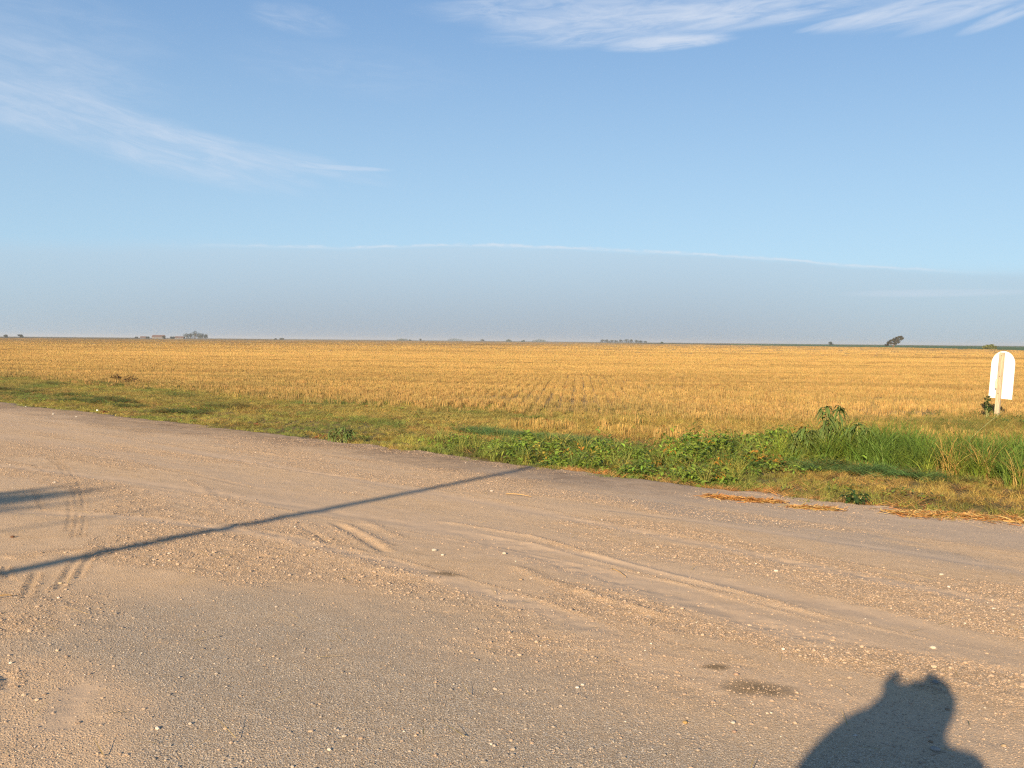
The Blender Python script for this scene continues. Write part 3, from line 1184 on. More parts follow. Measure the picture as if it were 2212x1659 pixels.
# --- stubble clumps left standing along the headland (front row)
dd, ss = stratified(17.8, 24.5, -17, -3, 22)
nz = fbm(ss * 1.2, dd * .9, 3, 130)
pr = sstep(17.9, 18.3, dd + .5 * (nz - .5)) * (.15 + .85 * sstep(1.3, .2, np.abs(dd - 18.9 - .5 * (nz - .5)))) * sstep(.42, .56, nz) * sstep(-16.5, -15, ss) * .45
d1, s1, x, y = place(dd, ss, RNG.random(len(dd)) < pr)
n = len(x)
scatter('headland_stubble', pts(x, y), RNG.uniform(0, 6.28, n), np.stack([np.ones(n), np.ones(n), RNG.uniform(1.1, 1.7, n)], -1),
        tints(n, (.98, .99, .92), .3, .05), SRC_stub, label='uncut row of straw clumps standing behind the green weeds', cat='stubble')

# --- pale cut straw and thatch lying on the verge
dd, ss = stratified(13.2, 22, -60, 1, 26)
e = edge_d(ss)
nz = fbm(ss * .6, dd * 1.2, 4, 140)
lf = sstep(-13, -18, ss)
pr = np.where((dd > 16.3) & (dd < 18.3), .95, .25) * (1 - .6 * lf) + .35 * sstep(-7.5, -5.5, ss) * (dd < 16.3)
pr *= sstep(e + .05, e + .4, dd) * sstep(.3, .55, nz + .1)
d1, s1, x, y = place(dd, ss, RNG.random(len(dd)) < pr)
n = len(x)
scatter('straw_litter', pts(x, y, .02), RNG.uniform(0, 6.28, n), RNG.uniform(.6, 1.2, n), tints(n, (1.05, .93, .85), .3, .07) *
        np.where(RNG.random((n, 1)) < .2, .45, 1.), SRC_cut, label='pale cut straw and dead grass lying over the verge', cat='straw')

# --- windrows of mown grass on the left verge and along the weeds
WR = [([(-40, 815), (60, 826), (180, 838)], .5), ([(-60, 838), (60, 846), (170, 856), (300, 872)], .55),
      ([(150, 866), (260, 875), (390, 892)], .6), ([(300, 885), (420, 893), (560, 905)], .6),
      ([(455, 880), (500, 884), (540, 884)], .8), ([(560, 892), (640, 898), (700, 901)], .7),
      ([(180, 826), (240, 833), (330, 846)], .45), ([(340, 852), (400, 858), (480, 866)], .4),
      ([(1000, 932), (1050, 938), (1130, 948), (1240, 962), (1330, 975)], 1.0),
      ([(1560, 1002), (1620, 1012), (1720, 1018), (1840, 1024), (1960, 1034), (2080, 1040)], .9)]
X_, Y_, D_ = [], [], []
for pl, wgt in WR:
    w = [G(*p) for p in pl]
    for a, b in zip(w, w[1:]):
        ln = (b - a).length
        m = int(ln * (26 if wgt < .9 else 36) * wgt)
        tq = RNG.random(m)
        if wgt < .9:
            qx, qy = a.x + (b.x - a.x) * tq, a.y + (b.y - a.y) * tq
            tq = tq[RNG.random(m) < sstep(.42, .62, fbm(qx * .8, qy * .8, 3, 145))]
            m = len(tq)
        X_.append(a.x + (b.x - a.x) * tq + RNG.normal(0, .16, m))
        Y_.append(a.y + (b.y - a.y) * tq + RNG.normal(0, .20, m))
        D_.append(np.full(m, wgt))
X_, Y_, D_ = map(np.concatenate, (X_, Y_, D_))
n = len(X_)
t = tints(n, (.85, 1.0, 1.), .3, .08)
brown = (RNG.random(n) < np.where(D_ >= .9, .06, .45))
t[brown] = tints(int(brown.sum()), (1.25, .85, .9), .35, .08)
big_ = D_ >= .9
t[big_ & ~brown] *= np.array((1.1, 1.35, 1.45))
scatter('mown_grass', pts(X_, Y_, 0.) + np.stack([0 * X_, 0 * X_, RNG.uniform(.0, .12, n) * D_], -1), RNG.uniform(0, 6.28, n),
        RNG.uniform(.6, 1.1, n), t, SRC_wind, label='dark clumps of mown grass lying in loose windrows', cat='grass')

# --- broad-leaved weeds along the gravel edge
W1 = [G(*p) for p in [(960, 962), (1060, 968), (1180, 978), (1320, 990), (1480, 1003), (1600, 1012), (1700, 1000), (1790, 985), (1880, 975), (1940, 985)]]
W2 = [G(*p) for p in [(1060, 990), (1200, 1006), (1340, 1022), (1500, 1038), (1600, 1046)]]
W3 = [G(*p) for p in [(1480, 985), (1580, 978), (1680, 970), (1780, 962), (1900, 965)]]
X_, Y_, Z_ = [], [], []
for pl, wid, den, hz in ((W1, .60, 48, .10), (W2, .30, 28, .02), (W3, .50, 46, .26)):
    for a, b in zip(pl, pl[1:]):
        m = int((b - a).length * den * (.55 + .45 * float(sstep(-.5, 3., a.x))))
        tq = RNG.random(m)
        X_.append(a.x + (b.x - a.x) * tq + RNG.normal(0, wid * .6, m))
        Y_.append(a.y + (b.y - a.y) * tq + RNG.normal(0, wid, m))
        Z_.append(RNG.uniform(0, 1, m) ** 1.5 * hz)
X_, Y_, Z_ = map(np.concatenate, (X_, Y_, Z_))
kk = (X_ * NX + Y_ * NY) > edge_d(X_ * NY - Y_ * NX) + .12
X_, Y_, Z_ = X_[kk], Y_[kk], Z_[kk]
n = len(X_)
pat = fbm(X_ * 1.6, Y_ * 1.6, 3, 150)
t = tints(n, (1, 1, 1), .25, .07) * (.55 + 1.0 * pat)[:, None]
sel = RNG.random(n)
t[sel < .05] = np.array((2.6, .9, 1.0))
t[(sel > .05) & (sel < .07)] = np.array((2.8, 1.5, 1.8))
sc = RNG.uniform(.4, 1.15, n) * (.75 + .5 * fbm(X_ * .9, Y_ * .9, 2, 151))
scatter('broadleaf_weeds', pts(X_, Y_) + np.stack([0 * X_, 0 * X_, Z_], -1), RNG.uniform(0, 6.28, n), sc, t, SRC_leaf,
        label='bright green mat of broad leaved weeds along the gravel edge', cat='weeds')

m = 240
k_ = RNG.integers(0, len(X_), m)
x, y = X_[k_] + RNG.normal(0, .3, m), Y_[k_] + RNG.normal(0, .3, m)
kk = (x * NX + y * NY) > edge_d(x * NY - y * NX) + .1
x, y = x[kk], y[kk]
m = len(x)
t = lerp3((1., 1.3, .9), (2.4, 1.9, 1.6), RNG.random(m)) * tints(m, (1, 1, 1), .25, .08)
sc = RNG.uniform(.25, .62, m)
scatter('weedy_grass', pts(x, y), RNG.uniform(0, 6.28, m), sc, t, SRC_tall, label='grass blades growing up through the broad leaved weeds', cat='grass')

# --- sparse little leafy tufts elsewhere on the verge
dd, ss = stratified(13.3, 22, -40, 0, 3.)
e = edge_d(ss)
nz = fbm(ss * .7, dd * .9, 3, 155)
pr = sstep(e + .05, e + .3, dd) * sstep(.5, .65, nz)
d1, s1, x, y = place(dd, ss, RNG.random(len(dd)) < pr)
n = len(x)
scatter('leafy_tufts', pts(x, y), RNG.uniform(0, 6.28, n), np.stack([RNG.uniform(.5, .9, n)] * 2 + [RNG.uniform(.3, .6, n)], -1),
        tints(n, (1.15, 1., 1.1), .35, .1) * np.where(RNG.random((n, 1)) < .25, np.array((1.4, .5, .8)), 1.), SRC_leaf, label='small dark leafy weeds dotted over the verge', cat='weeds')

# --- tall grass on the right, and its lower fringe by the signpost
dd, ss = stratified(15.6, 22.5, -8.5, 3, 34)
nz = fbm(ss * .8, dd * .8, 3, 160)
core = sstep(16.2, 16.7, dd + .5 * (nz - .5)) * sstep(20.5, 18.2, dd + (nz - .5) * 2 - .25 * np.clip(ss + 5, 0, 9)) * sstep(-7.9, -6.6, ss)
d1, s1, x, y = place(dd, ss, RNG.random(len(dd)) < core * (.35 + nz))
n = len(x)
pat = fbm(x * .9, y * .9, 3, 161)
t = lerp3((.78, 1.1, .65), (1.75, 1.72, .85), sstep(.3, .7, pat)) * tints(n, (1, 1, 1), .25, .08)
dry = RNG.random(n) < .07
t[dry] = np.array((3., 1.75, 1.8))
sc = RNG.uniform(.55, .95, n)
scl = np.stack([sc, sc, sc * RNG.uniform(.85, 1.25, n)], -1)
scatter('tall_grass', pts(x, y), RNG.uniform(0, 6.28, n), scl, t, SRC_tall, label='clump of tall arching green grass beside the gravel', cat='grass')

sp = G(2163, 905)
m = 330
x = np.concatenate([RNG.normal(sp.x - .2, 1.5, m), RNG.normal(sp.x - 2.2, 1.5, m)])
y = np.concatenate([RNG.normal(sp.y - 1.4, 1.3, m), RNG.normal(sp.y - 3.2, 1.3, m)])
n = len(x)
pat = fbm(x * .7, y * .7, 3, 165)
t = lerp3((.6, .8, .7), (1.8, 1.35, 1.2), sstep(.3, .7, pat)) * tints(n, (1, 1, 1), .25, .08)
sc = RNG.uniform(.18, .40, n)
scatter('post_undergrowth', pts(x, y), RNG.uniform(0, 6.28, n), sc, t, SRC_tall, label='dull green undergrowth around the foot of the signpost', cat='grass')
m = 90
x = RNG.normal(sp.x + .5, 1.7, m)
y = RNG.normal(sp.y - 1.4, .9, m)
scatter('post_weeds', pts(x, y, .0), RNG.uniform(0, 6.28, m), RNG.uniform(.6, 1.1, m), tints(m, (.55, .6, .9), .3, .1), SRC_leaf,
        label='dark leafy weeds growing up around the signpost foot', cat='weeds')

# --- loose grit on the road
def grit_src(k):
    bm = bmesh.new()
    bmesh.ops.create_icosphere(bm, subdivisions=1, radius=1)
    for v in bm.verts:
        v.co *= 1 + .28 * (mnoise.noise(v.co * 1.3 + Vector((k * 7., k, 0))) )
        v.co.z *= .62
    me = bpy.data.meshes.new('grit')
    bm.to_mesh(me)
    bm.free()
    me.materials.append(M_grit)
    return bpy.data.objects.new('grit', me)


M_grit, nt, out = new_mat('grit_stone')
at = N(nt, 'ShaderNodeAttribute', attribute_type='INSTANCER', attribute_name='tint')
geo = N(nt, 'ShaderNodeNewGeometry')
nn = noise_tex(nt, geo.outputs['Position'], 120., 3, .6)
p = N(nt, 'ShaderNodeBsdfPrincipled', i_Roughness=.75)
p.inputs['Specular IOR Level'].default_value = .3
L(nt, mixc(nt, .35, at.outputs['Color'], mixc(nt, nn.outputs[0], (.2, .15, .11), (.6, .5, .4)), 'MIX'), p.inputs['Base Color'])
L(nt, p.outputs[0], out.inputs[0])
SRC_grit = [grit_src(k) for k in range(5)]


def road_z(x, y):
    r = road_height(np.atleast_1d(np.asarray(x, float)), np.atleast_1d(np.asarray(y, float)))
    return r if np.ndim(x) else r[0]


n0 = 230000
yy = 3.2 + 17.5 * RNG.random(n0) ** 1.9
xx = RNG.uniform(-1, 1, n0) * (yy * .58 + .8)
z, d, s, mk, loose, ridge, flat, dirt, e = road_height(xx, yy, True)
pr = (.10 + .85 * loose + .8 * ridge + .35 * mk['asph']) * (1 - .75 * flat) * (d < e - .05) * (1 - .6 * sstep(11, 11.6, d) * sstep(-12, -9, s))
k = RNG.random(n0) < pr
xx, yy, z, mk_a = xx[k], yy[k], z[k], mk['asph'][k]
lo_ = loose[k]
n = len(xx)
r = .0015 + .0024 * RNG.random(n) ** 2 + .007 * RNG.random(n) ** 30 + .00009 * yy
r *= 1 + .45 * lo_
u = RNG.random(n)
t = lerp3((.26, .17, .105), (.48, .34, .225), u)
gry = mk_a * (RNG.random(n) < .75)
t = t * (1 - gry[:, None]) + gry[:, None] * lerp3((.15, .13, .105), (.38, .33, .27), u)
pale = RNG.random(n) < .02
t[pale] = tints(int(pale.sum()), (.62, .56, .47), .15, .04)
scl = np.stack([r * RNG.uniform(.8, 1.5, n), r * RNG.uniform(.8, 1.3, n), r * RNG.uniform(.7, 1.1, n)], -1)
scatter('gravel', np.stack([xx, yy, z + r * .25], -1), RNG.uniform(0, 6.28, n), scl, t, SRC_grit, label='loose tan and grey grit strewn over the road', cat='gravel')

#@@THINGS
# ================================================================== single things
# --- stones on the road
STONES = [
    ((2015, 1410), 15, (.66, .58, .47), 'smooth whitish oval stone on the gravel above the photographer shadow'),
    ((2020, 1637), 22, (.50, .47, .43), 'large pale oval stone lying inside the photographer shadow at the bottom'),
    ((2020, 1487), 14, (.36, .34, .31), 'grey stone in the head part of the photographer shadow'),
    ((2046, 1547), 11, (.42, .30, .20), 'small tan stone at the neck of the photographer shadow'),
    ((2010, 1619), 10, (.40, .28, .18), 'little brown stone just above the large pale oval stone in the shadow'),
    ((2168, 1628), 11, (.50, .36, .22), 'tan stone on the lit gravel beside the shadow shoulder'),
    ((1247, 1502), 10, (.72, .68, .60), 'lone bright white pebble on the grey paving in the lower middle'),
    ((1590, 1472), 12, (.50, .33, .23), 'pinkish stone just above the largest oil stain'),
    ((1480, 1578), 14, (.52, .34, .13), 'ochre yellow stone on the grey paving'),
    ((1583, 1578), 13, (.60, .55, .47), 'off-white stone right of the ochre stone'),
    ((1586, 1597), 11, (.40, .27, .20), 'reddish stone just below the off-white stone'),
    ((1718, 1526), 10, (.48, .36, .24), 'small tan stone on the lit edge left of the shadow'),
    ((1361, 1436), 9, (.50, .36, .25), 'small tan stone where the dust meets the paving'),
    ((1089, 1203), 11, (.64, .55, .43), 'cream stone standing alone in the smooth wheel track'),
    ((1125, 1262), 9, (.52, .35, .21), 'orange tan stone at the start of the lower gravel ridge'),
    ((938, 1196), 12, (.62, .56, .46), 'pale stone, upper one of the pair beside the furrows'),
    ((956, 1207), 9, (.66, .60, .50), 'pale stone, lower one of the pair beside the furrows'),
    ((2033, 1249), 11, (.66, .58, .46), 'whitish stone alone on the tan gravel below the straw heaps'),
    ((1420, 1190), 8, (.55, .47, .37), 'small beige stone on the coarse gravel in mid road'),
    ((1062, 1066), 8, (.70, .62, .52), 'small white stone near the far end of the pole shadow'),
    ((131, 1268), 10, (.60, .47, .30), 'yellowish pebble below the pole shadow among the wheel marks'),
    ((27, 1168), 10, (.16, .075, .04), 'dark reddish brown clod on the road under the tree shadow'),
    ((30, 871), 5, (.74, .70, .62), 'white stone at the far grass edge, first from the frame side'),
    ((56, 881), 4, (.74, .70, .62), 'white stone at the far grass edge, second from the frame side'),
    ((115, 897), 5, (.74, .70, .62), 'white stone at the far grass edge, third from the frame side'),
    ((165, 903), 4, (.74, .70, .62), 'white stone at the far grass edge, fourth from the frame side'),
]
for i, ((px, py), w, c_, lab) in enumerate(STONES):
    g = G(px, py)
    g.z = float(road_z(g.x, g.y))
    dist = math.hypot(g.x, g.y)
    r = max(w * dist / FPX * .5 * .9, .008)
    bm = bmesh.new()
    bmesh.ops.create_icosphere(bm, subdivisions=3, radius=1)
    for v in bm.verts:
        q = v.co * 1.1 + Vector((i * 3.1, i * 1.7, 0))
        v.co *= 1 + .22 * mnoise.noise(q) + .06 * mnoise.noise(q * 3.3)
        v.co.x *= r
        v.co.y *= r * .8
        v.co.z *= r * .55
    o = bm_obj('stone', bm, solid_mat('stone_face', tuple(q * .62 for q in c_), .8, .2, 60, .35), smooth=True)
    o.location = g + Vector((0, 0, r * .3))
    o.rotation_euler = (0, 0, random.uniform(-.6, .6))
    tag(o, lab, 'stone', 'stones lying on the road')

# --- heaps of cut straw and needles on the road edge
M_needle = leaf_mat('orange_needles', (.40, .185, .05), .4, .15, tinted=False)
M_litter = leaf_mat('pale_straw', (.50, .335, .125), .35, .15, tinted=False)


_hz = {}


def heap_z(x, y):
    k = (round(x * 8), round(y * 8))
    if k not in _hz:
        _hz[k] = max(float(road_z(x, y)), float(on_ground(x, y)))
    return _hz[k]


def heap(poly, n, hgt, wid, mats, label, length=.16):
    w = [G(*p) for p in poly]
    root = empty('straw_heap', w[len(w) // 2])
    tag(root, label, 'straw heap', 'heaps of straw on the road edge')
    for nm, mat, frac in mats:
        V, F = [], []
        for _ in range(int(n * frac)):
            k = random.randrange(len(w) - 1)
            t = random.random()
            c = w[k].lerp(w[k + 1], t)
            off = random.gauss(0, wid * .5) * (1 if random.random() < .7 else 2.2)
            a = w[k + 1] - w[k]
            nrm = Vector((-a.y, a.x, 0)).normalized()
            c = c + nrm * off + a.normalized() * random.gauss(0, .10)
            gz = heap_z(c.x, c.y)
            hh = hgt * math.exp(-(off / wid) ** 2) * random.random()
            ang = math.atan2(a.y, a.x) + random.gauss(0, .7)
            ln = length * random.uniform(.3, 1.2)
            tilt = random.gauss(0, .18)
            dv = Vector((math.cos(ang), math.sin(ang), tilt)) * ln / 2
            sv = Vector((-math.sin(ang), math.cos(ang), random.uniform(-.6, .9))).normalized() * random.uniform(.003, .006)
            p = Vector((c.x, c.y, gz + .008 + hh)) - root.location
            b = len(V)
            V += [tuple(p - dv - sv), tuple(p + dv - sv), tuple(p + dv + sv), tuple(p - dv + sv)]
            F.append((b, b + 1, b + 2, b + 3))
        mesh_np(nm, V, F, mat, root)


heap([(1545, 1079), (1580, 1083), (1640, 1088), (1668, 1090)], 1300, .03, .08, (('brown_needles', M_needle, .8), ('pale_stems', M_litter, .2)),
     'low heap of rusty orange dead plant bits on the grey road edge')
heap([(1722, 1101), (1760, 1104), (1795, 1106)], 480, .025, .055, (('pale_stems', M_litter, .6), ('brown_needles', M_needle, .4)),
     'small flat heap of pale straw between the two larger heaps', .2)
heap([(1945, 1116), (2030, 1112), (2110, 1120), (2250, 1132)], 3200, .03, .20, (('pale_stems', M_litter, .55), ('brown_needles', M_needle, .45)),
     'wide mat of straw and orange needles spilling from the grass onto the road', .15)

# thin litter of straw along the edge and single straws on the gravel
dd, ss = stratified(12.6, 13.8, -10, 0, 70)
e = edge_d(ss)
k = (RNG.random(len(dd)) < .8 * sstep(.45, .1, np.abs(dd - e - .02)) * sstep(.4, .6, fbm(ss * 1.5, dd * 2, 3, 170)))
d1, s1, x, y = place(dd, ss, k)
n = len(x)
zz = np.maximum(road_z(x, y), on_ground(x, y)) + .004
t = tints(n, (1.4, .9, .7), .25, .1)
t[RNG.random(n) < .45] = np.array((1.6, 1.45, 1.5))
scatter('edge_litter', np.stack([x, y, zz], -1), RNG.uniform(0, 6.28, n), RNG.uniform(.5, 1., n), t, SRC_cut,
        label='orange and pale dead stems strewn where gravel meets grass', cat='straw')
SRC_bit = [source('straw_bit', blades(1, .16, .001, .005, .15, 2, lie=.98), M_straw) for _ in range(4)]
n = 420
yy = RNG.uniform(3.6, 13, n)
xx = RNG.uniform(-.6, .62, n) * yy
k = (xx * NX + yy * NY) < 12.8
xx, yy = xx[k], yy[k]
n = len(xx)
scatter('straw_bits', np.stack([xx, yy, road_z(xx, yy) + .006], -1), RNG.uniform(0, 6.28, n), RNG.uniform(.25, 1.1, n), tints(n, (1, 1, 1), .2, .05), SRC_bit,
        label='tiny single straws scattered thinly over the gravel', cat='straw')


def stalk(name, pa, pb, label, cat, rad=.004, arch=0.02, dz=.012, mat=M_litter, z1=None):
    a, b = G(*pa), G(*pb)
    a.z = float(road_z(a.x, a.y)) if z1 is None else a.z
    b.z = float(road_z(b.x, b.y)) if z1 is None else z1
    root_p = a.copy()
    bm = bmesh.new()
    pl = []
    for i in range(9):
        t = i / 8
        p = a.lerp(b, t) + Vector((0, 0, dz + arch * math.sin(math.pi * t)))
        pl.append(p - root_p)
    tube(bm, pl, [rad * (1 - .5 * i / 8) for i in range(9)], 5)
    o = bm_obj(name, bm, mat, smooth=True)
    o.location = root_p
    return tag(o, label, cat)


stalk('straw_stalk', (1093, 1074), (1148, 1080), 'long bent pale straw lying alone in the middle of the road', 'straw', .006, .015)
stalk('straw_stalk', (-14, 1304), (28, 1299), 'single pale straw at the frame edge among the wheel marks', 'straw', .005, .01)
stalk('straw_stalk', (1322, 1239), (1352, 1256), 'short pale twig lying on the lower gravel ridge', 'straw', .004, .01)

# --- tall weed with drooping lance leaves
M_weedtall = leaf_mat('tall_weed_leaf', (.145, .20, .055), .3, .35, tinted=False)
M_stem = solid_mat('pale_stem', (.34, .36, .14), .7, .25, 20)


def lance(V, F, base, dirv, ln, w, droop):
    sd = dirv.cross(Vector((0, 0, 1)))
    sd = sd.normalized() if sd.length > 1e-3 else Vector((1, 0, 0))
    b = len(V)
    for k in range(6):
        t = k / 5
        p = base + dirv * (ln * t) + Vector((0, 0, -droop * ln * t * t))
        ww = w * math.sin(math.pi * (.12 + .85 * t)) + .001
        V += [tuple(p - sd * ww / 2), tuple(p + Vector((0, 0, -ww * .15))), tuple(p + sd * ww / 2)]
    for k in range(5):
        i = b + 3 * k
        F += [(i, i + 1, i + 4, i + 3), (i + 1, i + 2, i + 5, i + 4)]


def weed(name, loc, stems, label, cat, leaf_len, leaf_w, per, leaf_m, droop=.9, stem_r=.008):
    root = empty(name, loc)
    tag(root, label, cat)
    for tip in stems:
        bm = bmesh.new()
        pl = []
        tip = Vector(tip)
        st_ = Vector((tip.x * .2, tip.y * .2, -.03))
        for i in range(8):
            t = i / 7
            pl.append(st_.lerp(tip, t) + Vector((0, 0, .06 * tip.z * math.sin(math.pi * t))))
        tube(bm, pl, [stem_r * (1 - .65 * i / 7) for i in range(8)], 6)
        stem = bm_obj('stem', bm, M_stem, root, True)
        V, F = [], []
        for j in range(per):
            t = random.uniform(.28, 1.) ** .6
            base = st_.lerp(tip, t) + Vector((0, 0, .06 * tip.z * math.sin(math.pi * t)))
            q = random.uniform(0, 6.28)
            el = random.uniform(.1, .9)
            dv = Vector((math.cos(q) * math.cos(el), math.sin(q) * math.cos(el), math.sin(el)))
            lance(V, F, base, dv, leaf_len * random.uniform(.55, 1.1), leaf_w * random.uniform(.7, 1.2), droop * random.uniform(.7, 1.6))
        mesh_np('foliage', V, F, leaf_m, root, True)
    return root


wp = G(1782, 1000)
wp.z = float(on_ground(wp.x, wp.y))
weed('tall_weed', wp, [(-.02, .0, 1.10), (.27, .05, 1.08), (.13, .1, .86), (-.18, 0, .62)], 'tall green weed with drooping narrow leaves rising above the grass', 'weed',
     .27, .05, 46, M_weedtall)
wp = G(1735, 1002)
wp.z = float(on_ground(wp.x, wp.y))
weed('tall_weed', wp, [(0, 0, .70), (.16, .05, .62), (-.2, .03, .58), (.05, -.1, .5)], 'leafy bushy weed merging with the green mat beside the tall weed', 'weed', .24, .055, 36, M_weedtall)
wp = G(1850, 1008)
wp.z = float(on_ground(wp.x, wp.y))
weed('tall_weed', wp, [(0, 0, .78), (.2, .05, .66), (-.15, .03, .68), (.35, .0, .55)], 'ragged leafy weed standing where the tall grass begins', 'weed', .25, .05, 32, M_weedtall)
wp = G(1350 / 1.75 / 1.4756 + 2000 / 1.4756, 975)
wp.z = float(on_ground(wp.x, wp.y))
weed('drooping_weed', wp, [(0, 0, .55), (.12, .05, .50), (-.12, .03, .46)], 'shorter dark weed with drooping leaves next to the tall weed', 'weed', .24, .05, 30, M_weedtall)
M_vine = leaf_mat('vine_leaf', (.05, .095, .025), .35, .3, tinted=False)
wp = G(2131, 909)
wp.z = float(on_ground(wp.x, wp.y))
weed('climbing_weed', wp, [(.03, 0, .78), (-.03, .02, .70), (.10, .0, .45)], 'narrow dark green weed standing up beside the signpost', 'weed', .12, .07, 46, M_vine, .5, .01)
wp = G(1842, 1090)
wp.z = float(on_ground(wp.x, wp.y))
weed('leafy_weed', wp, [(-.12, 0, .16), (.02, .05, .22), (.15, .0, .17), (.0, -.08, .13)], 'small dark leafy plant at the gravel edge by the straw', 'weed', .16, .05, 14, M_vine, .6, .006)
wp = G(742, 955)
wp.z = float(on_ground(wp.x, wp.y))
root = weed('green_tussock', wp, [(-.2, 0, .28), (.0, .05, .36), (.22, .0, .30), (.1, -.08, .24), (-.35, .05, .2)], 'bushy green tussock at the road edge left of the weeds', 'weed', .26, .03, 26, M_weedtall, .7, .006)
# reaching grass stalk over the tall grass
stalk('grass_stalk', (2025, 1018), (2165, 990), 'long pale grass stalk leaning out over the tall grass', 'grass stalk', .007, .05, .0, M_stem, z1=float(G(2165, 990).z) + .95)
stalk('grass_stalk', (1855, 985), (1838, 970), 'thin straw coloured stalk standing in front of the tall grass', 'grass stalk', .006, .0, .0, M_litter, z1=float(G(1838, 970).z) + .8)

# --- two dead brown weeds at the border of the stubble
M_dead = leaf_mat('dead_leaf', (.055, .030, .016), .4, .1, tinted=False)
for (px, py), w, hgt, lab in (((251, 824), .42, .34, 'dark brown dead weed clump at the stubble border, the rounder one'),
                              ((283, 829), .55, .40, 'brown dead weed clump at the stubble border, the taller ragged one')):
    g = G(px, py)
    g.z = float(on_ground(g.x, g.y))
    V, F = leaf_clump(200, hgt * 1.1, w * .6, .13, .3)
    o = mesh_np('dead_weed', V, F, M_dead)
    o.location = g
    tag(o, lab, 'dead weed')
g = G(668 / 2.01 / 1.4756, 868 + 24)
g.z = float(on_ground(g.x, g.y))
V, F = leaf_clump(40, .11, .11, .07, .5)
o = mesh_np('red_weed', V, F, leaf_mat('red_leaf', (.22, .03, .02), .3, .2, tinted=False))
o.location = g
tag(o, 'small dark red dried weed in the mown grass', 'dead weed')
g = G(210, 892)
g.z = float(on_ground(g.x, g.y)) + .10
bm = bmesh.new()
bmesh.ops.create_icosphere(bm, subdivisions=2, radius=.03)
for v in bm.verts:
    v.co *= 1 + .5 * mnoise.noise(v.co * 30)
    v.co.z *= .7
o = bm_obj('paper_scrap', bm, solid_mat('paper', (.78, .78, .76), .8, .05))
o.location = g
tag(o, 'crumpled white scrap lying in the grass by the road', 'litter')

# --- the sign seen from behind: white arched board on a leaning wooden post
M_white = solid_mat('white_board', (.80, .79, .74), .55, .03, 3)
M_post = solid_mat('weathered_timber', (.37, .305, .21), .85, .3, 5, .5, (6, 6, .6))
M_batten = solid_mat('new_timber', (.66, .56, .36), .8, .12, 8)
M_bolt = solid_mat('rusty_bolt', (.12, .08, .06), .6, .2, 30)
sp.z = float(on_ground(sp.x, sp.y)) + .06
sign = empty('arched_sign', sp - Vector((.13, -.03, 0)))
tag(sign, 'white round topped sign board on a leaning wooden post, seen from behind', 'sign')
view_az = math.atan2(sp.x, sp.y)
sign.rotation_mode = 'QUATERNION'
yaw = -view_az - R(24)
lean = Matrix.Rotation(view_az * 0 + R(2.9), 4, Vector((math.sin(view_az), math.cos(view_az), 0)))
sign.rotation_quaternion = (lean @ Matrix.Rotation(yaw, 4, 'Z')).to_quaternion()
bm = bmesh.new()
add_box(bm, (0, 0, .80), (.128, .10, 2.36), None, .006)
bm_obj('post', bm, M_post, sign)
bm = bmesh.new()
BW, BT, BB = .345, 2.02, .585
# outline of board (x, z)
out_ = [(-BW, BB)] + [(BW, BB)]
for i in range(25):
    a = math.pi * i / 24
    out_.append((BW * math.cos(a), BT - BW * 1.12 + BW * 1.12 * math.sin(a)))
vs = [bm.verts.new((x_ + .022, .062, z_)) for x_, z_ in out_]
f = bm.faces.new(vs)
r_ = bmesh.ops.extrude_face_region(bm, geom=[f])
bmesh.ops.translate(bm, vec=(0, .02, 0), verts=[v for v in r_['geom'] if isinstance(v, bmesh.types.BMVert)])
bmesh.ops.recalc_face_normals(bm, faces=bm.faces)
bm_obj('board', bm, M_white, sign)
bm = bmesh.new()
add_box(bm, (-.070, -.062, 1.03), (.040, .022, .29), None, .003)
bm_obj('batten', bm, M_batten, sign)
for zz in (1.88, 1.26, .74):
    bm = bmesh.new()
    bmesh.ops.create_cone(bm, cap_ends=True, segments=10, radius1=.013, radius2=.011, depth=.014)
    bmesh.ops.rotate(bm, matrix=Matrix.Rotation(R(90), 3, 'X'), verts=bm.verts)
    bmesh.ops.translate(bm, vec=(.0, -.056, zz), verts=bm.verts)
    bm_obj('bolt', bm, M_bolt, sign)

# ================================================================== far things
def crown_mesh(blobs, leaf, n, squash=1.):
    V, F = [], []
    tot = sum(b[3] ** 2 for b in blobs)
    for bx, by, bz, br in blobs:
        for _ in range(max(8, int(n * br * br / tot))):
            q = Vector((random.gauss(0, 1), random.gauss(0, 1), random.gauss(0, 1))).normalized() * br * random.uniform(.35, 1.08)
            c = Vector((bx, by, bz)) + Vector((q.x, q.y, q.z * squash))
            if c.z < .02:
                c.z = random.uniform(.02, .3)
            a = Vector((random.gauss(0, 1), random.gauss(0, 1), random.gauss(0, 1))).normalized()
            u = a.orthogonal().normalized()
            w = a.cross(u)
            l_ = leaf * random.uniform(.6, 1.4)
            b = len(V)
            V += [tuple(c - u * l_ - w * l_ * .6), tuple(c + u * l_ - w * l_ * .7), tuple(c + u * l_ * .8 + w * l_ * .7), tuple(c - u * l_ * .9 + w * l_ * .5)]
            F.append((b, b + 1, b + 2, b + 3))
    return V, F


MF = {
    'dark': leaf_mat('far_foliage', (.021, .036, .018), .4, .1, tinted=False),
    'green': leaf_mat('bush_foliage', (.050, .075, .025), .35, .15, tinted=False),
    'grey': leaf_mat('grey_foliage', (.030, .042, .028), .35, .1, tinted=False),
    'brown': leaf_mat('sparse_foliage', (.050, .047, .028), .35, .1, tinted=False),
    'yellow': leaf_mat('yellowish_foliage', (.14, .155, .04), .3, .3, tinted=False),
}
M_bark = solid_mat('bark', (.10, .075, .05), .9, .3, 4, .5)


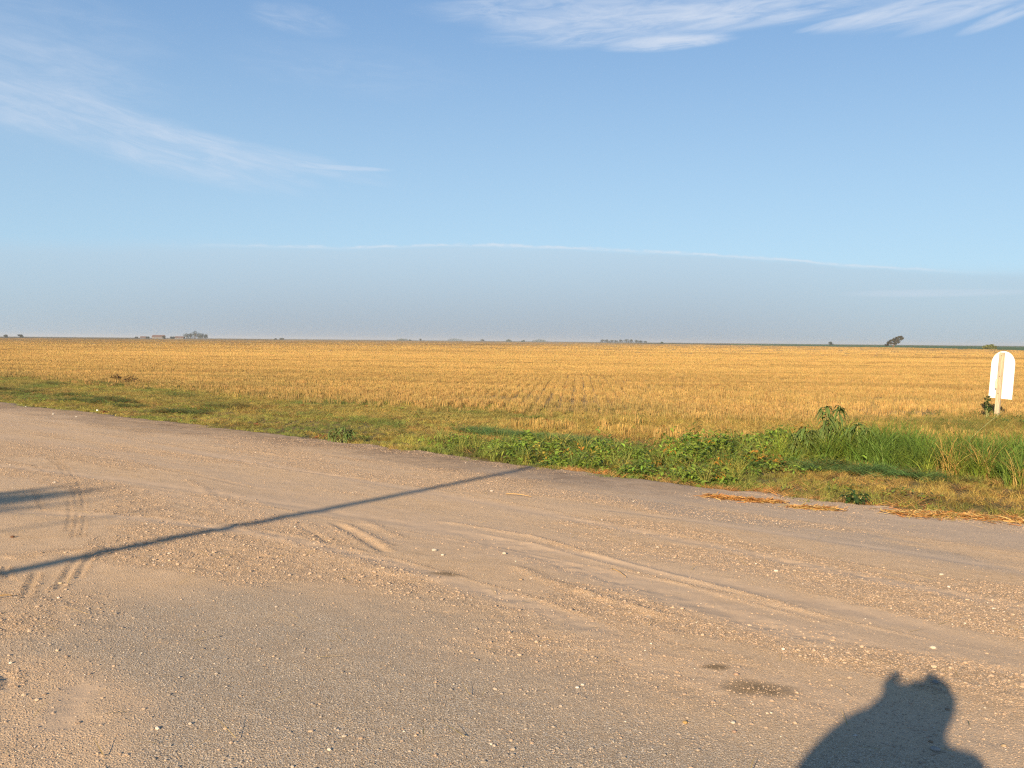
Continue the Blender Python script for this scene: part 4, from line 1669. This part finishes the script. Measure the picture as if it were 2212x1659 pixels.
def far_tree(pxc, wpx, hpx, D, mat, label, kind='tree', shape='round', group=None, seed=None, hang=.25):
    if seed is not None:
        random.seed(seed)
    m = D / 3006.
    w, h = wpx * m, hpx * 1.25 * m + 2.0
    root = empty(kind, far(pxc, D))
    root.location.z -= .05
    tag(root, label, kind, group)
    blobs = []
    if shape == 'round':
        for _ in range(9):
            blobs.append((random.uniform(-.32, .32) * w, random.uniform(-.3, .3) * w, random.uniform(.42, .72) * h, random.uniform(.18, .30) * min(w, h)))
        blobs.append((0, 0, .62 * h, .36 * min(w, h)))
        blobs.append((random.uniform(-.1, .1) * w, 0, .80 * h, .20 * min(w, h)))
        blobs += [(random.uniform(-.4, .4) * w, 0, .3 * h, .24 * min(w, h)) for _ in range(4)]
    else:
        k = max(4, int(w / h * 3.2))
        for i in range(k):
            u = (i + .5) / k * 2 - 1
            blobs.append((u * w * .46, random.uniform(-.25, .25) * h, h * random.uniform(.34, .56) * (1 - .25 * u * u), h * random.uniform(.30, .46) * (1 - .2 * u * u)))
    V, F = crown_mesh(blobs, max(.30, .45 * m), 700)
    mesh_np('crown', V, F, MF[mat], root)
    if shape == 'round':
        bm = bmesh.new()
        tube(bm, [(0, 0, -.3), (.02 * w, 0, .3 * h), (.04 * w, 0, .62 * h)], [.06 * h, .045 * h, .02 * h], 7)
        for _ in range(3):
            tube(bm, [(.02 * w, 0, .3 * h), (random.uniform(-.25, .25) * w, random.uniform(-.2, .2) * w, .62 * h)], [.03 * h, .012 * h], 5)
        bm_obj('trunk', bm, M_bark, root, True)
    return root


GV = 'trees of the farm grove'
D1 = 1680
far_tree(594, 20, 12, D1, 'dark', 'low tree at the end of the farm grove next to the long shed', group=GV)
far_tree(607, 22, 13, D1 + 30, 'dark', 'farm grove tree between the end tree and the tall one', group=GV)
far_tree(621, 24, 20, D1 + 10, 'dark', 'tallest round headed tree in the middle of the farm grove', group=GV)
far_tree(634, 22, 14, D1 + 40, 'dark', 'farm grove tree just past the tallest tree', group=GV)
far_tree(646, 22, 13, D1, 'dark', 'broad farm grove tree, second from the open end', group=GV)
far_tree(655, 14, 11, D1 + 15, 'dark', 'small outermost tree at the open end of the farm grove', group=GV)
far_tree(434, 8, 3, D1, 'grey', 'tiny shrub before the first small farmhouse', 'bush', 'low')
far_tree(471, 8, 4, D1, 'grey', 'small shrub between the two farmhouses', 'bush', 'low')
far_tree(489, 8, 6, D1 + 60, 'grey', 'small tree behind the white wall of the red roofed house')
far_tree(522, 9, 5, D1, 'grey', 'small tree touching the far end of the red roofed house')
far_tree(551, 14, 5, D1, 'grey', 'shrub between the red roofed house and the long shed', 'bush', 'low')
far_tree(20, 12, 4, 1500, 'grey', 'distant rounded tree at the very edge of the view')
far_tree(66, 18, 5, 1500, 'grey', 'distant broad tree second from the edge of the view')
far_tree(898, 13, 4, 1900, 'dark', 'small dark bush alone between farm and shrubs', 'bush', 'low')
far_tree(878, 7, 2.5, 1900, 'grey', 'tiny shrub just before the lone dark bush', 'bush', 'low')
far_tree(1283, 38, 5, 2050, 'green', 'flat topped green shrub clump, first of the clumps past the farm', 'bush', 'low')
far_tree(1307, 6, 2, 2050, 'green', 'tiny shrub beside the flat topped clump', 'bush', 'low')
far_tree(1341, 7, 4, 2300, 'grey', 'tiny lollipop shaped tree between the two green clumps')
far_tree(1450, 52, 7, 2020, 'green', 'largest lit green shrub clump in the middle of the horizon', 'bush', 'low')
far_tree(1537, 18, 4, 2600, 'grey', 'faint hazy tree just past the largest green clump')
far_tree(1621, 18, 6, 1950, 'green', 'two headed green bush in the middle distance', 'bush', 'low')
far_tree(1667, 10, 3.5, 1950, 'green', 'small green bush next to the two headed one', 'bush', 'low')
far_tree(1718, 47, 6.5, 1900, 'green', 'long green shrub clump before the hazy hedgerow', 'bush', 'low')
HG = 'trees of the hazy hedgerow'
hl = ['first blunt end tree of the hazy hedgerow', 'second tree of the hazy hedgerow', 'third tree of the hazy hedgerow, before the dip',
      'low tree in the dip of the hazy hedgerow', 'fifth tree of the hazy hedgerow, after the dip', 'tallest tree in the middle of the hazy hedgerow',
      'seventh tree of the hazy hedgerow, past the tallest', 'eighth tree of the hazy hedgerow, getting lower', 'ninth low tree of the hazy hedgerow', 'lowest end tree of the hazy hedgerow by the dark strip']
for i, (px, w, h) in enumerate(((1921, 20, 6.5), (1936, 18, 6.8), (1950, 18, 5.6), (1963, 16, 5.0), (1979, 20, 7), (1996, 22, 8), (2012, 20, 7.6), (2028, 18, 6.2), (2043, 18, 4.6), (2057, 16, 3.2))):
    far_tree(px, w, h, 2450, 'dark', hl[i], group=HG)
far_tree(2110, 7, 2.5, 1700, 'green', 'tiny bush above the thin dark crop strip', 'bush', 'low')
far_tree(2648, 17, 6, 1400, 'grey', 'small round tree standing in the far green crop')
far_tree(3157, 38, 6, 560, 'yellow', 'low yellowish bush in front of the green crop near the sign', 'bush', 'low')

# the leaning, wind shaped tree
D = 715
m = D / 3006.
tree = empty('leaning_tree', far(2848, D))
tag(tree, 'lone dark tree leaning with the wind above the green crop', 'tree')
k = m / 2.717
base_y, cx = 156, 1082
bl = []
random.seed(21)
for (zx, zy, zr) in ((1032, 126, 13), (1022, 138, 9), (1048, 116, 14), (1058, 108, 13), (1075, 102, 15), (1092, 95, 15), (1108, 86, 14), (1125, 78, 13), (1142, 78, 15), (1152, 86, 12),
                     (1136, 96, 12), (1118, 100, 16), (1102, 112, 15), (1085, 122, 16), (1066, 128, 15), (1100, 130, 10), (1118, 122, 10), (1126, 116, 8), (1045, 138, 12), (1030, 146, 8)):
    bl.append(((zx - cx) * k, random.uniform(-1.4, 1.4), (base_y - zy) * k + .5, zr * k))
bl = [(a_, b_, c_, r_ * .86) for a_, b_, c_, r_ in bl]
V, F = crown_mesh(bl, .24, 1900)
mesh_np('crown', V, F, MF['brown'], tree)
bm = bmesh.new()
for tip, r0 in (((1140, 85), .22), ((1110, 95), .25), ((1040, 120), .2), ((1075, 105), .22), ((1135, 118), .14)):
    tx, tz = (tip[0] - cx) * k, (base_y - tip[1]) * k + .5
    tube(bm, [(-.1 + random.uniform(-.3, .3), 0, -.3), (tx * .15, 0, tz * .3), (tx * .5, random.uniform(-.4, .4), tz * .62), (tx, random.uniform(-.6, .6), tz)], [r0 * 1.3, r0, r0 * .65, r0 * .2], 6)
bm_obj('trunk', bm, M_bark, tree, True)

# farm buildings
M_roof = solid_mat('red_roof', (.115, .068, .055), .8, .2, 2)
M_wall = solid_mat('pale_wall', (.15, .14, .13), .9, .1, 2)
M_dark = solid_mat('dark_opening', (.04, .04, .045), .4, .1, 2)


def house(px, D, wpx, hpx, dep, rot, label, wall_h=.55):
    m = D / 3006.
    w, h = wpx * m, hpx * m + 2.0
    root = empty('farmhouse' if wpx > 26 else 'farm_shed', far(px, D), rot)
    tag(root, label, 'house' if wpx > 26 else 'shed', 'farm buildings on the horizon')
    wh = h * wall_h
    bm = bmesh.new()
    add_box(bm, (0, 0, wh / 2 - .1), (w, dep, wh + .2))
    for sx_ in (-1, 1):     # gables
        v = [bm.verts.new((sx_ * (w / 2 - .01), -dep / 2 + .05, wh)), bm.verts.new((sx_ * (w / 2 - .01), dep / 2 - .05, wh)), bm.verts.new((sx_ * (w / 2 - .01), 0, h - .15))]
        bm.faces.new(v)
    bm_obj('wall', bm, M_wall, root)
    bm = bmesh.new()
    ov = .5
    pr = [(-dep / 2 - ov, wh - ov * .35), (0, h), (dep / 2 + ov, wh - ov * .35), (dep / 2 + ov, wh - ov * .35 + .2), (0, h + .25), (-dep / 2 - ov, wh - ov * .35 + .2)]
    A_ = [bm.verts.new((-w / 2 - ov, y_, z_)) for y_, z_ in pr]
    B_ = [bm.verts.new((w / 2 + ov, y_, z_)) for y_, z_ in pr]
    bm.faces.new(A_[::-1])
    bm.faces.new(B_)
    for i in range(6):
        j = (i + 1) % 6
        bm.faces.new((A_[i], A_[j], B_[j], B_[i]))
    bm_obj('roof', bm, M_roof, root)
    for t in (-.3, .28):
        bm = bmesh.new()
        add_box(bm, (t * w, -dep / 2 - .03, wh * .55), (1.4, .08, 1.2))
        bm_obj('window', bm, M_dark, root)
    bm = bmesh.new()
    add_box(bm, (0, -dep / 2 - .03, 1.05), (1.0, .08, 2.1))
    bm_obj('door', bm, M_dark, root)


random.seed(5)
house(457, D1 + 25, 15, 3.2, 7, R(8), 'small red roofed shed standing apart at the start of the farm')
house(506, D1 + 25, 34, 7.5, 11, R(5), 'largest red roofed farmhouse with pale wall on the horizon', .5)
house(573, D1 + 15, 25, 4.2, 8, R(3), 'long low red roofed shed next to the farm grove')

# ================================================================== what throws the long shadows
def toward_sun(g, run):
    return Vector((g.x - math.sin(SUN_AZ) * run, g.y - math.cos(SUN_AZ) * run, 0))


# wooden pole behind the photographer
tip = G(1176, 1004)
PH = 8.6
run = (PH + .55) / math.tan(SUN_EL)
pf = toward_sun(tip, run)
pf.z = float(H(pf.x, pf.y)) - .1
pole = empty('wooden_pole', pf)
tag(pole, 'plain tall wooden pole behind the camera that throws the long thin shadow', 'pole')
bm = bmesh.new()
tube(bm, [(0, 0, -.2), (0, 0, 3), (0, 0, 6), (0, 0, PH)], [.105, .095, .085, .075], 14)
bm_obj('shaft', bm, M_post, pole, True)
bm = bmesh.new()
bmesh.ops.create_cone(bm, cap_ends=True, segments=14, radius1=.085, radius2=.02, depth=.07)
bmesh.ops.translate(bm, vec=(0, 0, PH + .03), verts=bm.verts)
bm_obj('cap', bm, solid_mat('zinc_cap', (.4, .4, .4), .5, .1, 5), pole)

# small-leaved tree with upright twigs behind the photographer
random.seed(33)
M_leafshade = leaf_mat('tree_leaf', (.06, .10, .03), .3, .3, tinted=False)
gt = G(185, 1062)
run = 30.
tf = toward_sun(gt, run)
tf.z = float(H(tf.x, tf.y)) - .25
tree = empty('roadside_tree', tf)
tag(tree, 'slender tree with upright twigs behind the camera, shading the road edge', 'tree')
TH = run * math.tan(SUN_EL) + gt.z - tf.z
side = Vector((math.cos(SUN_AZ), -math.sin(SUN_AZ), 0))    # across the shadow
along = Vector((math.sin(SUN_AZ), math.cos(SUN_AZ), 0))
bm = bmesh.new()
tube(bm, [(0, 0, -.3), (.05, 0, 2), (-.05, .05, 4.5), (0, 0, TH - 1.2)], [.20, .16, .11, .03], 9)
V, F = [], []
for i in range(68):
    core = i < 44
    if core:
        off, top = max(-.8, min(.8, random.gauss(-.05, .40))), TH - random.uniform(.1, 1.3)
        top -= .5 * abs(off)
        z0 = TH - random.uniform(3.2, 4.6)
    else:
        off, top = random.choice((random.uniform(.35, 2.5), random.uniform(.3, 1.4), -random.uniform(.3, .8))), TH + random.uniform(-1.6, .1)
        z0 = TH - random.uniform(3.4, 5.4)
    dp = random.gauss(0, .4)
    tipv = side * off + along * dp + Vector((0, 0, top))
    midv = side * off * .8 + along * dp * .9 + Vector((0, 0, z0 + (top - z0) * .45))
    tube(bm, [(0, 0, z0), midv, tipv], [.040, .022, .005], 5)
    for _ in range(760 if core else 110):
        t = random.random() ** .8
        c = midv.lerp(tipv, t) + Vector((random.gauss(0, .10), random.gauss(0, .10), random.gauss(0, .16))) * ((1.15 if core else .8) - .6 * t)
        a = Vector((random.gauss(0, 1), random.gauss(0, 1), random.gauss(0, 1))).normalized()
        u = a.orthogonal().normalized()
        w = a.cross(u)
        l_ = random.uniform(.03, .055)
        b = len(V)
        V += [tuple(c - u * l_), tuple(c - w * l_ * .5), tuple(c + u * l_), tuple(c + w * l_ * .5)]
        F.append((b, b + 1, b + 2, b + 3))
bm_obj('trunk', bm, M_bark, tree, True)
mesh_np('crown', V, F, M_leafshade, tree)

# the photographer, standing behind the phone
M_skin = solid_mat('skin', (.52, .33, .24), .55, .06, 8)
M_jacket = solid_mat('blue_jacket', (.09, .12, .18), .85, .15, 9)
M_trouser = solid_mat('dark_trousers', (.05, .055, .07), .9, .2, 9)
M_shoe = solid_mat('brown_shoes', (.07, .045, .03), .6, .2, 9)
M_hair = solid_mat('brown_hair', (.05, .03, .02), .6, .3, 40)


def skin_obj(name, J, E_, mat, parent, root_i=0, sub=2):
    me = bpy.data.meshes.new(name)
    me.from_pydata([j[0] for j in J], E_, [])
    o = bpy.data.objects.new(name, me)
    link(o, parent)
    md = o.modifiers.new('skin', 'SKIN')
    md.use_smooth_shade = True
    if not me.skin_vertices:
        with bpy.context.temp_override(object=o, active_object=o):
            pass
    for i, j in enumerate(J):
        sv = me.skin_vertices[0].data[i]
        r_ = j[1]
        sv.radius = (r_, r_) if not isinstance(r_, tuple) else r_
        sv.use_root = (i == root_i)
    sb = o.modifiers.new('sub', 'SUBSURF')
    sb.levels = sb.render_levels = sub
    me.materials.append(mat)
    return o


man = empty('person', (0, 0, 0))
tag(man, 'person holding up a phone, hooded jacket bulked out to fill the shadow on gravel', 'person')
hx, hy = .0, -.25           # body axis behind the phone
hd = .045                   # the head is tilted over to the phone
JB = [((hx, hy - .04, .88), .12), ((hx, hy - .04, 1.06), .115), ((hx, hy - .03, 1.26), .12), ((.015, hy - .02, 1.44), .052), ((hd, hy + .0, 1.55), .070), ((hd, hy + .015, 1.62), .086), ((hd, hy + .01, 1.69), .07)]
EB = [(0, 1), (1, 2), (2, 3), (3, 4), (4, 5), (5, 6)]


def chain(start, lst):
    prev = start
    for p_, r_ in lst:
        JB.append((p_, r_))
        EB.append((prev, len(JB) - 1))
        prev = len(JB) - 1
    return prev


def hand(wrist_i, w, inner):
    """palm with five fingers closing on the phone edge; inner = +1 fingers reach towards +x"""
    palm = chain(wrist_i, [((w[0] + .005 * inner, w[1] + .02, w[2] + .035), .042), ((w[0] + .015 * inner, w[1] + .035, w[2] + .08), .038)])
    for k in range(4):
        zz = w[2] + .112 - .022 * k
        ln = (.045, .055, .052, .04)[k]
        chain(palm, [((w[0] + .042 * inner, w[1] + .052, zz), .0105), ((w[0] + (.045 + ln * .5) * inner, w[1] + .072, zz + .004), .0095), ((w[0] + (.045 + ln) * inner, w[1] + .062, zz - .006), .0085)])
    chain(palm - 1, [((w[0] + .04 * inner, w[1] + .01, w[2] + .03), .013), ((w[0] + .065 * inner, w[1] + .015, w[2] + .035), .011), ((w[0] + .088 * inner, w[1] + .024, w[2] + .038), .010)])


wl = (-.100, -.085, 1.562)
wr = (.208, -.085, 1.555)
il = chain(2, [((-.19, -.28, 1.33), .06), ((-.45, -.15, 1.23), .045), ((-.28, -.11, 1.405), .040), (wl, .034)])
hand(il, wl, 1)
ir = chain(2, [((.19, -.28, 1.33), .06), ((.17, -.17, 1.12), .045), ((.10, -.11, 1.38), .036), (wr, .034)])
hand(ir, wr, -1)
for sx_ in (-1, 1):
    chain(0, [((hx + sx_ * .09, hy - .08, .80), .09), ((hx + sx_ * .11, hy - .06, .45), .06), ((hx + sx_ * .12, hy - .09, .09), .04), ((hx + sx_ * .13, hy + .06, .04), .035)])
body = skin_obj('body', JB, EB, M_skin, man)
JJ = [((hx, hy - .04, .84), .16), ((hx, hy - .04, 1.04), .17), ((hx, hy - .03, 1.23), (.20, .14)), ((hx, hy - .02, 1.385), .075),
      ((-.19, -.275, 1.32), .095), ((-.46, -.15, 1.225), .105), ((-.275, -.115, 1.41), .10), ((-.095, -.105, 1.50), .118),
      ((.19, -.275, 1.32), .095), ((.18, -.17, 1.11), .085), ((.09, -.12, 1.34), .05), ((.13, -.105, 1.49), .048),
      ((-.34, -.22, 1.08), .13), ((-.2, -.28, .90), .11), ((-.12, -.20, 1.40), .11),
      ((.005, hy - .03, 1.47), .075), ((hd - .03, hy - .045, 1.57), .128), ((hd - .012, hy - .04, 1.66), .138), ((hd + .0, hy - .035, 1.715), .11), ((-.085, -.20, 1.51), .10), ((-.075, -.165, 1.585), .105), ((-.055, -.17, 1.655), .09)]
EJ = [(0, 1), (1, 2), (2, 3), (2, 4), (4, 5), (5, 6), (6, 7), (2, 8), (8, 9), (9, 10), (10, 11), (4, 12), (12, 13), (3, 14), (14, 6), (3, 15), (15, 16), (16, 17), (17, 18), (14, 19), (19, 20), (20, 21)]
skin_obj('jacket', JJ, EJ, M_jacket, man)  # hood, wide sleeve and chest bulges added to make the cast shadow solid
JT, ET = [((hx, hy - .08, .86), .15)], []
for sx_ in (-1, 1):
    b0 = len(JT)
    JT += [((hx + sx_ * .10, hy - .08, .77), .115), ((hx + sx_ * .115, hy - .06, .45), .085), ((hx + sx_ * .125, hy - .085, .09), .068)]
    ET += [(0, b0), (b0, b0 + 1), (b0 + 1, b0 + 2)]
skin_obj('trousers', JT, ET, M_trouser, man)
for sx_ in (-1, 1):
    skin_obj('shoe', [((hx + sx_ * .125, hy - .11, .055), .05), ((hx + sx_ * .13, hy + .01, .045), .048), ((hx + sx_ * .135, hy + .13, .035), .036)], [(0, 1), (1, 2)], M_shoe, man)
bm = bmesh.new()
bmesh.ops.create_icosphere(bm, subdivisions=3, radius=1)
for v in bm.verts:
    q = v.co.copy()
    v.co = Vector((q.x * .104, q.y * .112, q.z * (.105 if q.z > 0 else .12))) * (1 + .05 * mnoise.noise(q * 4))
    if v.co.y > .02 and v.co.z < .03:
        v.co.y = .02
bmesh.ops.translate(bm, vec=(hd, hy - .01, 1.615), verts=bm.verts)
bm_obj('hair', bm, M_hair, man, True)
for nm, c_, s_ in (('nose', (hd, hy + .105, 1.59), (.016, .02, .026)), ('ear', (hd - .092, hy + .03, 1.595), (.012, .022, .034)), ('ear', (hd + .092, hy + .03, 1.595), (.012, .022, .034)),
                   ('eye', (hd - .033, hy + .088, 1.615), (.013, .011, .009)), ('eye', (hd + .033, hy + .088, 1.615), (.013, .011, .009)), ('mouth', (hd, hy + .085, 1.547), (.026, .012, .008))):
    bm = bmesh.new()
    bmesh.ops.create_icosphere(bm, subdivisions=2, radius=1)
    bmesh.ops.scale(bm, vec=s_, verts=bm.verts)
    bmesh.ops.translate(bm, vec=c_, verts=bm.verts)
    bm_obj(nm, bm, M_skin if nm in ('nose', 'ear') else (M_dark if nm == 'eye' else M_shoe), man, True)

phone = empty('mobile_phone', (.045, -.022, 1.585))
tag(phone, 'black mobile phone held sideways by the photographer', 'phone')
bm = bmesh.new()
add_box(bm, (0, 0, 0), (.124, .008, .059), None, .003)
bm_obj('case', bm, solid_mat('black_glass', (.02, .02, .022), .2, .1, 5), phone)
bm = bmesh.new()
add_box(bm, (0, -.0046, 0), (.090, .0012, .052))
bm_obj('screen', bm, solid_mat('screen_glass', (.03, .035, .04), .1, .05, 5), phone)

# ================================================================== haze
HZ = 16.
bm = bmesh.new()
add_box(bm, (0, 0, (HZ - 3) / 2), (17800, 17800, HZ + 3))
m_h, nt, out = new_mat('haze_air')
pv = N(nt, 'ShaderNodeVolumePrincipled')
pv.inputs['Color'].default_value = (.80, .87, .97, 1)
pv.inputs['Density'].default_value = .00015
pv.inputs['Anisotropy'].default_value = .2
L(nt, pv.outputs[0], out.inputs['Volume'])
hz = bm_obj('haze', bm, m_h)
tag(hz, 'thin blue haze lying over the plain', kind='stuff')
